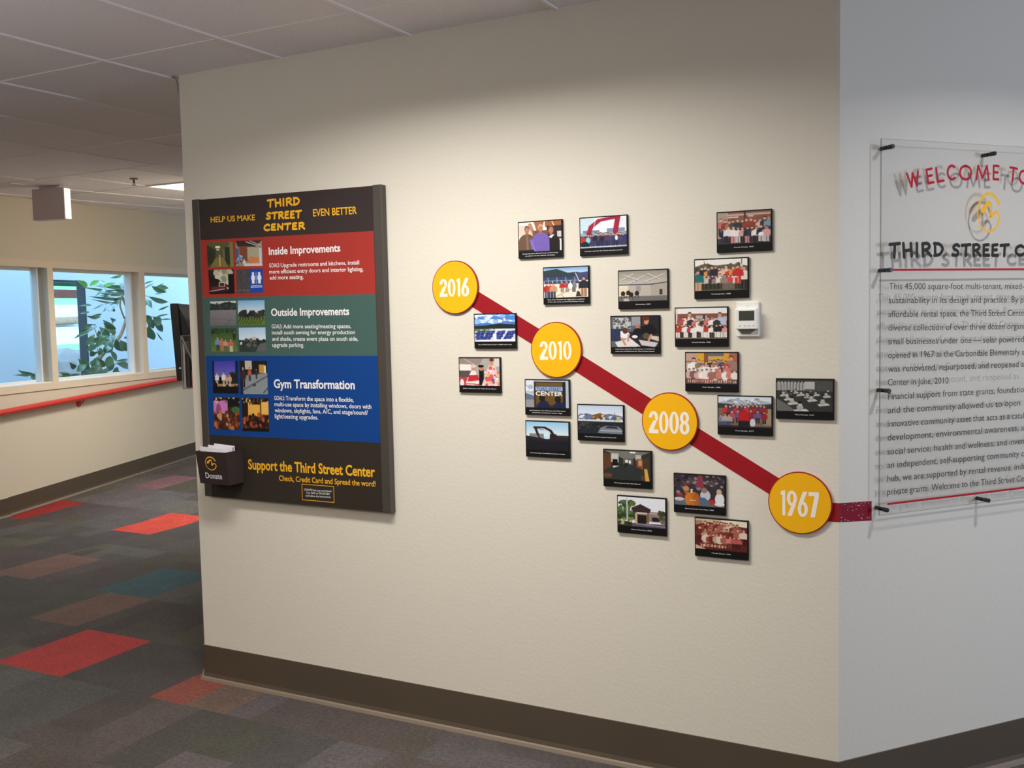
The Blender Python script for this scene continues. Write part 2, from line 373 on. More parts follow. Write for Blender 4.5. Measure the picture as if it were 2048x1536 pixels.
PTEXT = [(('heading_letters', 'gold'), 'HELP US MAKE', (-2.9852, 1.9524), (-2.7475, 1.9472), 0.0216, 1.0), (('heading_letters', 'gold'), 'EVEN BETTER', (-2.4556, 1.9435), (-2.248, 1.9398), 0.0266, 1.0),
 (('red', 'white'), 'Inside Improvements', (-2.6838, 1.8066), (-2.3313, 1.8035), 0.0281, 1.3), (('red', 'white'), 'GOALS:', (-2.6846, 1.7568), (-2.6308, 1.756), 0.0157, 0.3),
 (('red', 'white'), 'Upgrade restrooms and kitchens, install', (-2.6252, 1.7558), (-2.2455, 1.751), 0.0153, 0.5),
 (('red', 'white'), 'more efficient entry doors and interior lighting,', (-2.6847, 1.7324), (-2.2276, 1.7255), 0.0152, 0.5),
 (('red', 'white'), 'add more seating.', (-2.6842, 1.7087), (-2.5139, 1.7063), 0.0156, 0.5), (('green', 'white'), 'Outside Improvements', (-2.6842, 1.5647), (-2.2997, 1.5627), 0.0283, 1.3),
 (('green', 'white'), 'GOALS:', (-2.6839, 1.5154), (-2.6305, 1.5147), 0.0158, 0.3), (('green', 'white'), 'Add more seating/meeting spaces,', (-2.6243, 1.5147), (-2.293, 1.5118), 0.0154, 0.5),
 (('green', 'white'), 'install south awning for energy production', (-2.6839, 1.4911), (-2.2758, 1.4889), 0.0155, 0.5),
 (('green', 'white'), 'and shade, create event plaza on south side,', (-2.6841, 1.4659), (-2.2623, 1.4636), 0.0155, 0.5),
 (('green', 'white'), 'upgrade parking.', (-2.6842, 1.4412), (-2.5237, 1.4407), 0.0158, 0.5), (('blue', 'white'), 'Gym Transformation', (-2.6846, 1.2776), (-2.285, 1.2791), 0.0331, 1.3),
 (('blue', 'white'), 'GOALS:', (-2.6853, 1.2281), (-2.6313, 1.2284), 0.017, 0.3), (('blue', 'white'), 'Transform the space into a flexible,', (-2.626, 1.2285), (-2.2924, 1.2295), 0.0166, 0.5),
 (('blue', 'white'), 'multi-use space by installing windows, doors with', (-2.6853, 1.2038), (-2.2109, 1.2054), 0.0166, 0.5),
 (('blue', 'white'), 'windows, skylights, fans, A/C, and stage/sound/', (-2.6854, 1.179), (-2.2276, 1.1823), 0.0165, 0.5),
 (('blue', 'white'), 'light/seating upgrades.', (-2.686, 1.155), (-2.467, 1.1564), 0.0169, 0.5),
 (('support', 'gold'), 'Support the Third Street Center', (-2.8377, 0.9406), (-2.2036, 0.9451), 0.0392, 1.3),
 (('support', 'gold'), 'Check, Credit Card and Spread the word!', (-2.6769, 0.9022), (-2.2029, 0.9079), 0.0208, 0.8),
 (('notice', 'white'), 'DONATE from your smartphone!', (-2.5501, 0.8701), (-2.4142, 0.8723), 0.0078, 0.2),
 (('notice', 'white'), "Text 'GIVE' to 970-639-3831", (-2.5403, 0.8584), (-2.4231, 0.8604), 0.0077, 0.2),
 (('notice', 'white'), 'and follow the instructions', (-2.5438, 0.8463), (-2.4192, 0.849), 0.0077, 0.2)]
HANDQ = {'CENTER': [(-2.7075, 1.8998), (-2.4958, 1.8943), (-2.4943, 1.926), (-2.7059, 1.9302)],
 'STREET': [(-2.6932, 1.9438), (-2.5101, 1.9376), (-2.5084, 1.9736), (-2.6916, 1.975)],
 'THIRD': [(-2.6851, 1.9897), (-2.5169, 1.9899), (-2.5153, 2.0237), (-2.6833, 2.0255)]}
STEXT = [('This 45,000 square-foot multi-tenant, mixed-', 'use', (0.1602, 1.6036), (0.7182, 1.5983), 0.0193),
 ('sustainability in its design and practice. By p', 'roviding', (0.1592, 1.5616), (0.7176, 1.555), 0.0193),
 ('affordable rental space, the Third Street Cente', 'r', (0.1581, 1.5201), (0.7201, 1.5121), 0.0193),
 ('diverse collection of over three dozen organ', 'izations', (0.1585, 1.4789), (0.7157, 1.4692), 0.0194),
 ('small businesses under one — solar powered', '', (0.1581, 1.4372), (0.722, 1.4266), 0.0194), ('opened in 1967 as the Carbondale Elementary s', 'chool', (0.1585, 1.3953), (0.7229, 1.3851), 0.0195),
 ('was renovated, repurposed, and reopened a', 's', (0.1581, 1.3534), (0.7238, 1.3458), 0.0196), ('Center in June, 2010.', '', (0.1578, 1.3125), (0.4061, 1.307), 0.0192),
 ('Financial support from state grants, foundatio', 'ns', (0.1588, 1.2693), (0.7256, 1.2635), 0.0196), ('and the community allowed us to open', '', (0.1585, 1.2271), (0.7096, 1.2204), 0.0196),
 ('innovative community asset that acts as a catal', 'yst', (0.1581, 1.186), (0.7275, 1.1775), 0.0197), ('development, environmental awareness, a', 'nd', (0.1578, 1.1436), (0.7284, 1.1378), 0.0198),
 ('social service, health and wellness, and inven', 'tion', (0.1574, 1.1002), (0.7294, 1.0934), 0.0198),
 ('an independent, self-supporting community c', '', (0.1578, 1.0587), (0.7303, 1.0524), 0.0198),
 ('hub, we are supported by rental revenue, indi', 'vidual', (0.1574, 1.0172), (0.7313, 1.0096), 0.0198),
 ('private grants. Welcome to the Third Street Ce', 'nter', (0.1577, 0.9761), (0.7322, 0.9695), 0.0199)]
SIGN = {'BL': (0.124, 0.9142),
 'TL': (0.1362, 2.0509),
 'W': [('W', (0.2312, 1.9054), (0.2813, 1.9153), (0.2184, 1.9509)), ('E', (0.3084, 1.9195), (0.3365, 1.9254), (0.2996, 1.9696)), ('L', (0.3457, 1.9257), (0.3769, 1.9311), (0.3418, 1.9752)),
       ('C', (0.3861, 1.9338), (0.4223, 1.9366), (0.3854, 1.984)), ('O', (0.4358, 1.936), (0.489, 1.9375), (0.435, 1.9875)), ('M', (0.5033, 1.939), (0.5617, 1.9397), (0.5024, 1.9892)),
       ('E', (0.5752, 1.9411), (0.6034, 1.9409), (0.5743, 1.9896)), ('T', (0.6412, 1.9395), (0.6783, 1.9352), (0.6402, 1.9877)), ('O', (0.6859, 1.9326), (0.736, 1.9296), (0.6847, 1.985))],
 'hand': {'C': [(0.6734, 1.7022), (0.7286, 1.6986), (0.7276, 1.7424), (0.6725, 1.7421)],
          'STREET': [(0.4056, 1.7002), (0.6535, 1.6986), (0.6526, 1.7456), (0.405, 1.7441)],
          'THIRD': [(0.1567, 1.6933), (0.3777, 1.702), (0.3771, 1.7474), (0.1562, 1.746)]},
 'line1': [(0.1657, 1.6619), (0.717, 1.653)],
 'line2': [(0.1586, 0.9476), (0.7329, 0.9379)],
 'logo': [(0.5097, 1.8387), (0.6137, 1.8405), (0.559, 1.9024), (0.5613, 1.7772)],
 'std': [(0.1561, 2.0263), (0.5649, 2.0217), (0.1522, 1.6612), (0.1482, 1.2974), (0.1431, 0.933), (0.559, 0.9238)]}
DON = {'env': [[(-3.0174, 1.0511), (-2.8858, 1.0542), (-2.8876, 1.0221), (-3.0192, 1.0203)], [(-2.9793, 1.0515), (-2.8767, 1.0541), (-2.8783, 1.0241), (-2.9812, 1.0194)],
         [(-2.9612, 1.0545), (-2.8675, 1.052), (-2.873, 1.0292), (-2.9629, 1.0251)]],
 'logo': [(-2.9823, 0.9699), (-2.9194, 0.9732), (-2.9476, 1.0006), (-2.951, 0.942)],
 'word': [(-2.9921, 0.906), (-2.9029, 0.9049), (-2.9906, 0.9309)]}
THERM = [(-0.8054, 1.548), (-0.7575, 1.518), (-0.8025, 1.5025), (-0.7863, 1.5028), (-0.7741, 1.5032), (-0.7595, 1.504), (-0.782, 1.559), (-0.8033, 1.4747), (-0.7748, 1.4745)]
LEAF = [('b', 1.591, 1.889, -0.47, 1.421, 1.947, -0.458, 0.039), ('b', 1.615, 1.895, -0.466, 1.703, 1.948, -0.415, 0.034), ('b', 2.105, 1.989, -0.631, 2.407, 2.046, -0.7, 0.024),
 ('d', 2.069, 1.873, -0.464, 2.231, 1.96, -0.583, 0.034), ('d', 2.68, 1.937, -0.898, 2.733, 2.057, -0.914, 0.024), ('d', 1.921, 1.884, -0.582, 2.02, 1.942, -0.655, 0.044),
 ('p', 2.252, 1.852, -0.532, 1.768, 1.857, -0.416, 0.02), ('p', 2.731, 1.831, -0.952, 2.237, 1.852, -0.928, 0.02), ('p', 2.735, 1.844, -1.045, 2.19, 1.912, -1.072, 0.024),
 ('d', 2.668, 1.735, -1.024, 2.141, 1.784, -0.914, 0.02), ('d', 2.239, 1.719, -0.788, 1.886, 1.667, -0.681, 0.02), ('d', 1.989, 1.694, -0.578, 1.806, 1.639, -0.49, 0.024),
 ('d', 2.524, 1.712, -0.946, 2.66, 1.649, -1.048, 0.02), ('p', 1.866, 1.648, -0.69, 1.803, 1.63, -0.769, 0.02), ('d', 1.874, 1.581, -0.61, 1.739, 1.608, -0.632, 0.024),
 ('d', 2.184, 1.487, -0.733, 1.972, 1.54, -0.628, 0.039), ('p', 2.275, 1.418, -0.737, 2.222, 1.503, -0.831, 0.059), ('d', 2.324, 1.383, -0.955, 2.279, 1.462, -0.944, 0.039),
 ('d', 2.07, 1.423, -0.735, 1.979, 1.315, -0.702, 0.049), ('d', 2.261, 1.378, -0.809, 2.13, 1.309, -0.773, 0.044), ('d', 2.339, 1.354, -0.812, 2.205, 1.27, -0.782, 0.049),
 ('d', 2.104, 1.37, -0.59, 2.297, 1.234, -0.667, 0.063), ('d', 2.513, 1.37, -0.825, 2.609, 1.372, -0.824, 0.024), ('p', 2.106, 1.299, -0.638, 2.076, 1.229, -0.697, 0.059),
 ('d', 1.946, 1.326, -0.717, 1.778, 1.258, -0.687, 0.054), ('d', 1.771, 1.296, -0.513, 1.798, 1.216, -0.546, 0.044), ('d', 2.159, 1.117, -0.667, 2.093, 1.039, -0.742, 0.044),
 ('d', 2.279, 1.137, -0.751, 2.619, 1.124, -0.828, 0.029), ('p', 1.982, 1.126, -0.499, 2.218, 1.067, -0.515, 0.049), ('p', 1.775, 1.197, -0.552, 1.707, 1.093, -0.572, 0.059),
 ('p', 1.733, 1.067, -0.507, 1.521, 1.017, -0.53, 0.039), ('p', 2.025, 1.034, -0.851, 1.879, 1.169, -0.834, 0.059), ('d', 1.511, 1.052, -0.543, 1.126, 1.059, -0.456, 0.039),
 ('p', 1.819, 1.161, -0.693, 1.805, 1.108, -0.792, 0.049), ('p', 1.928, 1.492, -0.692, 1.786, 1.461, -0.753, 0.024), ('p', 1.799, 1.528, -0.61, 1.535, 1.512, -0.516, 0.024),
 ('p', 2.384, 1.77, -0.741, 2.213, 1.738, -0.716, 0.039), ('d', 2.271, 1.191, -1.011, 2.205, 1.257, -1.001, 0.049), ('p', 3.054, 1.89, -0.972, 3.242, 1.966, -0.945, 0.015),
 ('p', 3.061, 1.903, -0.832, 3.21, 1.865, -0.768, 0.039), ('d', 3.325, 1.85, -1.021, 3.623, 1.838, -1.115, 0.02), ('d', 2.716, 1.807, -0.64, 3.05, 1.749, -0.636, 0.044),
 ('d', 2.728, 1.803, -0.707, 2.638, 1.699, -0.625, 0.049), ('d', 2.867, 1.773, -0.757, 2.83, 1.679, -0.683, 0.044), ('p', 2.973, 1.591, -0.744, 3.056, 1.616, -0.641, 0.015),
 ('d', 2.805, 1.586, -0.65, 3.052, 1.418, -0.734, 0.054), ('d', 3.089, 1.586, -0.831, 3.066, 1.557, -0.743, 0.029), ('d', 2.954, 1.494, -0.84, 3.136, 1.328, -0.914, 0.078),
 ('d', 2.99, 1.42, -0.766, 3.14, 1.315, -0.792, 0.012), ('p', 2.677, 1.61, -0.679, 2.815, 1.516, -0.694, 0.059), ('d', 2.894, 1.016, -0.893, 3.03, 0.962, -0.914, 0.044),
 ('d', 2.881, 1.011, -0.799, 2.905, 0.976, -0.702, 0.02), ('d', 0.831, 1.097, -0.462, 0.624, 1.146, -0.433, 0.034), ('d', 1.391, 1.046, -1.0, 1.099, 1.071, -0.944, 0.02),
 ('d', 1.107, 1.139, -0.643, 0.97, 1.093, -0.565, 0.054), ('p', 1.303, 1.057, -0.842, 1.314, 1.028, -0.947, 0.044), ('d', 1.103, 1.005, -0.683, 1.108, 1.009, -0.773, 0.024),
 ('d', 1.674, 1.325, -0.594, 1.724, 1.43, -0.524, 0.044), ('d', 2.008, 1.345, -0.805, 2.002, 1.395, -0.698, 0.039), ('p', 2.526, 1.85, -0.946, 2.171, 1.792, -0.84, 0.024),
 ('p', 2.507, 1.877, -0.771, 2.23, 1.902, -0.708, 0.029), ('b', 1.955, 1.89, -0.598, 2.015, 1.932, -0.483, 0.029), ('d', 1.479, 1.092, -0.466, 1.762, 1.1, -0.576, 0.044),
 ('d', 1.942, 1.004, -1.04, 1.781, 1.055, -1.03, 0.039)]
TRUNK = [(2.082, 0.953), (2.037, 1.162), (2.243, 1.305), (2.37, 1.396), (2.472, 1.558), (2.504, 1.657), (2.469, 1.739), (2.422, 1.823)]
TRUNK2 = [(2.451, 1.576), (2.416, 1.64), (2.39, 1.708), (2.404, 1.792)]
TWIG = [[(2.032, 1.17), (2.017, 1.263), (2.032, 1.364), (2.185, 1.523)], [(2.032, 1.364), (1.983, 1.492), (1.871, 1.519)], [(2.477, 1.613), (2.786, 1.599), (2.981, 1.586)],
 [(2.471, 1.739), (2.76, 1.815), (2.886, 1.806)], [(2.085, 0.993), (2.307, 1.12), (2.381, 1.063)], [(2.084, 0.983), (1.75, 1.036), (1.225, 1.086), (1.138, 1.077)],
 [(2.084, 0.983), (2.742, 1.014), (2.826, 1.008)]]

# ------------------------------------------------------------------ the place: plan
DY = 3.08                                   # distance of the timeline wall
XC = -.51; XL = -3.157                      # its right and left corners
AR = math.radians(50); DR = Vector((math.cos(AR), math.sin(AR), 0)); NR = Vector((math.sin(AR), -math.cos(AR), 0))
CR = Vector((XC, DY, 0)); CL = Vector((XL, DY, 0))
RD = Vector((-math.cos(AR), math.sin(AR), 0)); RN = Vector((-math.sin(AR), -math.cos(AR), 0))   # return wall beyond the left corner
AF = math.radians(-10.5); DW = Vector((math.sin(AF), math.cos(AF), 0)); NW = Vector((DW.y, -DW.x, 0)); W0 = Vector((-7.29, 5.08, 0))
ROT_R = AR; ROT_F = math.atan2(DW.y, DW.x); ROT_RET = -AR
CH = 2.57; FS = .052; CS = .021
def hs(x, y): return max(0.0, (x-W0.x)*DW.x+(y-W0.y)*DW.y)      # distance up the ramp of the side hall
def zf(x, y): return FS*hs(x, y)
def zc(x, y): return CH+CS*hs(x, y)
def xy(v): return (v.x, v.y)

# ------------------------------------------------------------------ walls
T = .13
mb = MB(); RE = CL+RD*3.2
mb.foot([xy(CL), xy(CR), xy(CR+Vector((.06, T, 0))), xy(CL+Vector((-.06, T, 0)))], -.02, CH+.12)
struct(mb.obj('wall_front', 'paint'))
mb = MB(); ER = CR+DR*8.6
mb.foot([xy(CR), xy(ER), xy(ER-NR*T), xy(CR-NR*T+DR*.06)], -.02, CH+.12); struct(mb.obj('wall_right', 'paint'))
mb = MB(); mb.foot([xy(CL), xy(CL-RN*T+RD*.06), xy(RE-RN*T), xy(RE)], -.02, CH+.2); struct(mb.obj('wall_return', 'paint'))
mb = MB(); RE2 = RE+DW*3.5; mb.foot([xy(RE), xy(RE+NW*T), xy(RE2+NW*T), xy(RE2)], -.02, CH+.3); struct(mb.obj('wall_hall_right', 'paint2'))
EX = 5.0; YB = -3.6
mb = MB()
for (y0, y1, z0, z1) in [(YB, 1.6, -.02, CH+.1), (3.2, 9.8, -.02, CH+.1), (1.6, 3.2, -.02, 1.2), (1.6, 3.2, 2.45, CH+.1)]:
    mb.box(EX, y0, z0, EX+T, y1, z1)
struct(mb.obj('wall_east', 'paint'))
FB = W0+DW*((YB-.1-W0.y)/DW.y)
mb = MB(); wx0, wx1, wz0, wz1 = -4.1, 1.1, .3, 1.75
for q in [(FB.x-.2, wx0, -.02, CH+.1), (wx1, EX+T, -.02, CH+.1), (wx0, wx1, -.02, wz0), (wx0, wx1, wz1, CH+.1)]: mb.box(q[0], YB-T, q[2], q[1], YB, q[3])
struct(mb.obj('wall_back', 'paint'))

# side-hall wall with its row of windows, in its own frame: x along, y into the wall
fw = bpy.data.objects.new('wall_left', None)
WT = .16; ZB, ZT = 1.045, 2.015
S0 = (FB-W0).dot(DW); S1 = 6.2
OPEN = [(-.565, .546), (.612, 1.735), (1.812, 2.94)]
mb = MB()
mb.box(S0, 0, -.02, S1, WT, ZB); mb.box(S0, 0, ZT, S1, WT, CH+.3)
xs = [S0]+[v for p in OPEN for v in p]+[S1]
for i in range(0, len(xs), 2): mb.box(xs[i], 0, ZB, xs[i+1], WT, ZT)
o = mb.obj('wall_left', 'paint2'); o.location = W0; o.rotation_euler = (0, 0, ROT_F); struct(o)
bpy.data.objects.remove(fw)
mb = MB(); cx0, cx1 = OPEN[0][0]-.06, OPEN[2][1]+.06
mb.box(cx0, -.012, ZB-.06, cx1, 0, ZB); mb.box(cx0, -.012, ZT, cx1, 0, ZT+.06)
for a, b in [(cx0, OPEN[0][0]), (OPEN[0][1], OPEN[1][0]), (OPEN[1][1], OPEN[2][0]), (OPEN[2][1], cx1)]: mb.box(a, -.012, ZB, b, 0, ZT)
o = mb.obj('trim_1', 'trimpaint'); o.location = W0; o.rotation_euler = (0, 0, ROT_F); struct(o)
for i, (a, b) in enumerate(OPEN):
    w = bpy.data.objects.new('window_%d' % (i+1), None); COL.objects.link(w); w.location = W0; w.rotation_euler = (0, 0, ROT_F); struct(w)
    f = MB(); y0, y1, t = .105, .15, .022
    f.box(a, y0, ZB, b, y1, ZB+t); f.box(a, y0, ZT-t, b, y1, ZT); f.box(a, y0, ZB+t, a+t, y1, ZT-t); f.box(b-t, y0, ZB+t, b, y1, ZT-t)
    f.box(b-.055, .05, ZB+.001, b-.04, .105, ZT-.001)                    # stop bead on the jamb
    f.obj('frame', 'sill', w); f = MB(); f.box(a, .0, ZB, b, .105, ZB+.006); f.obj('sill', 'sill', w)
    g = MB(); g.box(a+t, .125, ZB+t, b-t, .131, ZT-t); g.obj('pane', 'glass', w)
HE = W0+DW*S1
mb = MB(); mb.foot([xy(HE), xy(HE+NW*6), xy(HE+NW*6+DW*T), xy(HE+DW*T)], 0, CH+.4); struct(mb.obj('wall_hall_end', 'paint2'))
# east window
w = bpy.data.objects.new('window_4', None); COL.objects.link(w); w.location = (EX, 2.4, 0); struct(w)
f = MB()
for q in [(-.8, 1.2, .8, 1.26), (-.8, 2.39, .8, 2.45), (-.8, 1.26, -.74, 2.39), (.74, 1.26, .8, 2.39), (-.03, 1.26, .03, 2.39)]: f.box(.03, q[0], q[1], .09, q[2], q[3])
f.obj('frame', 'sill', w)

w = bpy.data.objects.new('window_5', None); COL.objects.link(w); w.location = (0, YB, 0); struct(w); f = MB()  # unseen window, added to bring fill light from behind the camera
f2 = MB(); f2.box(wx0, -.115, wz0, wx1, -.10, wz1); f2.obj('sky_block_panel', 'plastic', w)  # solid panel added to keep sky light out of this opening
for x in np.linspace(wx0, wx1, 5): f.box(max(x-.03, wx0), -.09, wz0, min(x+.03, wx1), -.03, wz1)
f.box(wx0, -.09, wz0, wx1, -.03, wz0+.05); f.box(wx0, -.09, wz1-.05, wx1, -.03, wz1); f.obj('frame', 'sill', w)  # frame of the added, unseen back window

# ------------------------------------------------------------------ baseboards (rubber cove with a paler toe)
def baseboard(name, P, D, L, N, zb=0.0, slope=0.0, m0=0.0, m1=0.0):
    """P start, D direction, N outward; m0/m1 = mitre shift per metre of depth at the ends"""
    prof = [(0, .15), (.005, .15), (.006, .03), (.010, .014), (.010, 0), (0, 0)]
    mb = MB(); vs = []
    for t in (0, L):
        sh = m0 if t == 0 else m1
        for (d, z) in prof: p = P+D*(t+sh*d)+N*d; vs.append((p.x, p.y, zb+z+slope*max(0, t)))
    n = len(prof); mb.add(vs, [(i, (i+1) % n, n+(i+1) % n, n+i) for i in range(n)]+[tuple(range(n-1, -1, -1)), tuple(range(n, 2*n))])
    o = struct(mb.obj(name, 'cove'))
    tb = MB(); vs = []; pr = [(.010, .015), (.018, .012), (.021, 0), (.010, 0)]
    for t in (0, L):
        sh = m0 if t == 0 else m1
        for (d, z) in pr: p = P+D*(t+sh*d)+N*d; vs.append((p.x, p.y, zb+z+slope*max(0, t)))
    tb.add(vs, [(i, (i+1) % 4, 4+(i+1) % 4, 4+i) for i in range(4)]+[(3, 2, 1, 0), (4, 5, 6, 7)])
    tb.obj('toe_strip', 'toe', o)
mt = math.tan(AR/2)
baseboard('baseboard_front', CL, Vector((1, 0, 0)), XC-XL, Vector((0, -1, 0)), m0=-mt, m1=mt)
baseboard('baseboard_right', CR, DR, 8.0, NR, m0=-mt)
baseboard('baseboard_return', CL, RD, 3.2, RN, m0=-mt)
baseboard('baseboard_left', W0, DW, S1, NW, slope=.046, zb=.004)
baseboard('baseboard_hall', W0-DW*(-S0), DW, -S0, NW, slope=0)

# ------------------------------------------------------------------ ceiling (lay-in tiles on a grid) and floor (carpet tiles)
def bend_clip(bm, zfun, z0):
    geo = lambda: bm.verts[:]+bm.edges[:]+bm.faces[:]
    bmesh.ops.bisect_plane(bm, geom=geo(), plane_co=W0, plane_no=DW)
    bmesh.ops.bisect_plane(bm, geom=geo(), plane_co=W0-NW*.05, plane_no=-NW, clear_outer=True)
    for v in bm.verts: v.co.z += zfun(v.co.x, v.co.y)-z0
def finish(bm, name, mats, parent=None):
    me = bpy.data.meshes.new(name); bm.to_mesh(me); bm.free()
    for m in mats: me.materials.append(M[m])
    o = bpy.data.objects.new(name, me); COL.objects.link(o)
    if parent: o.parent = parent
    return o
GXA = [-7.52, -6.91, -6.30, -5.69, -5.08, -4.46, -3.85, -3.206, -2.613, -2.011, -1.425, -.82, -.21, .40, 1.01, 1.62, 2.23, 2.84, 3.45, 4.06, 4.67]
GXB = [-9.6, -9.0, -8.39, -7.78, -7.17, -6.56, -5.95, -5.34, -4.73, -4.12, -3.5, -2.9]
GYA = [-3.345, -2.125, -.905, .315, 1.535, 2.755, 4.036]; YS = 4.73; GYB = [5.46, 6.68, 7.90, 9.12, 10.34]
XMIN, YMAX = -10.4, 11.2
bm = bmesh.new()
vv = [bm.verts.new((x, y, CH)) for x, y in [(XMIN, YB), (XMIN, YMAX), (EX, YMAX), (EX, YB)]]; bm.faces.new(vv)
bend_clip(bm, zc, CH)
ceiling = struct(finish(bm, 'ceiling', ['tile']))
bm = bmesh.new()
def bar(x0, y0, x1, y1, low=.0065):
    r = bmesh.ops.create_cube(bm, size=1)['verts']
    for v in r: v.co = Vector((x0 if v.co.x < 0 else x1, y0 if v.co.y < 0 else y1, CH-low if v.co.z < 0 else CH+.004))
for x in GXA: bar(x-.0075, YB, x+.0075, YS)
for x in GXB: bar(x-.0075, YS, x+.0075, YMAX)
for y in GYA: bar(XMIN, y-.006, EX, y+.006, .003)
bar(XMIN, YS-.006, EX, YS+.006, .003)
for y in GYB: bar(XMIN, y-.006, EX, y+.006, .003)
bend_clip(bm, zc, CH)
finish(bm, 'ceiling_grid', ['tbar'], ceiling)

rng = random.Random(11)
PAL = [(70, 62, 58), (78, 70, 66), (66, 60, 62), (84, 80, 80), (80, 76, 62), (74, 68, 56), (62, 54, 56), (88, 82, 84), (72, 72, 70), (82, 70, 66), (64, 62, 54), (92, 88, 90)]
ROWS = [-3.6+.515*i for i in range(13)]                      # up to 2.58
ROWS = [r+(2.82-.515-ROWS[-1]) for r in ROWS]+[2.82, 3.335, 3.855, 4.385, 4.71, 5.04, 5.63, 6.20, 6.72, 7.24, 7.76, 8.28, 8.8, 9.3, 9.8, 10.3, 10.8]
ROWS[0] = YB
PAL = [tuple(m+(v-m)*.6 for v, m in zip(c, (86, 77, 67))) for c in PAL]
RED, ORG, DRED = (176, 50, 44), (192, 66, 50), (150, 30, 28)
ACC = {2.82: [(-4.215, -3.765, RED), (-3.22, -3.02, (136, 68, 52)), (-3.02, -2.80, (106, 84, 70))], 3.335: [(-4.68, -4.32, (108, 82, 70))], 3.855: [(-5.75, -5.37, (112, 84, 74)), (-4.80, -4.38, (56, 82, 86))],
       5.04: [(-6.07, -5.66, ORG), (-7.36, -7.07, DRED)], 6.20: [(-7.19, -6.85, (118, 82, 84))], 4.385: [(-6.2, -5.75, (70, 64, 60))]}
bm = bmesh.new(); lay = bm.loops.layers.float_color.new('Col')
def cell(x0, y0, x1, y1, c):
    f = bm.faces.new([bm.verts.new((x, y, 0)) for x, y in [(x0, y0), (x1, y0), (x1, y1), (x0, y1)]])
    L = lin(c)+(1,)
    for l in f.loops: l[lay] = L
def jit(c, a=5): d = rng.uniform(-a, a); return tuple(max(0, v+d+rng.uniform(-2, 2)) for v in c)
def tile(x0, y0, x1, y1):
    c = rng.choice(PAL); k = rng.random()
    if k < .3: cell(x0, y0, x1, y1, jit(c))
    elif k < .65:
        m = y0+(y1-y0)*rng.choice([.3, .5, .65]); xm = x0+(x1-x0)*rng.choice([.35, .5, .7])
        cell(x0, y0, x1, m, jit(c)); c2 = rng.choice(PAL); cell(x0, m, xm, y1, jit(c2)); cell(xm, m, x1, y1, jit(c))
    else:
        xm = x0+(x1-x0)*rng.choice([.3, .5, .7]); m = y0+(y1-y0)*rng.choice([.4, .6]); c2 = rng.choice(PAL)
        cell(x0, y0, xm, y1, jit(c)); cell(xm, y0, x1, m, jit(c2)); cell(xm, m, x1, y1, jit(c, 8))
for i in range(len(ROWS)-1):
    y0, y1 = ROWS[i], ROWS[i+1]; acc = sorted(ACC.get(round(y0, 3), [])); x = XMIN
    cuts = []
    for a in acc: cuts.append((x, a[0])); x = a[1]
    cuts.append((x, EX))
    for a in acc: cell(a[0], y0, a[1], y1, a[2])
    for (a, b) in cuts:
        off = rng.uniform(0, .4); q = b
        while q > a+1e-4:
            wdt = .46; p = q-wdt if q != b or acc else q-wdt+off
            if p < a+.12: p = a
            tile(p, y0, q, y1); q = p
bend_clip(bm, zf, 0)
struct(finish(bm, 'floor', ['carpet']))

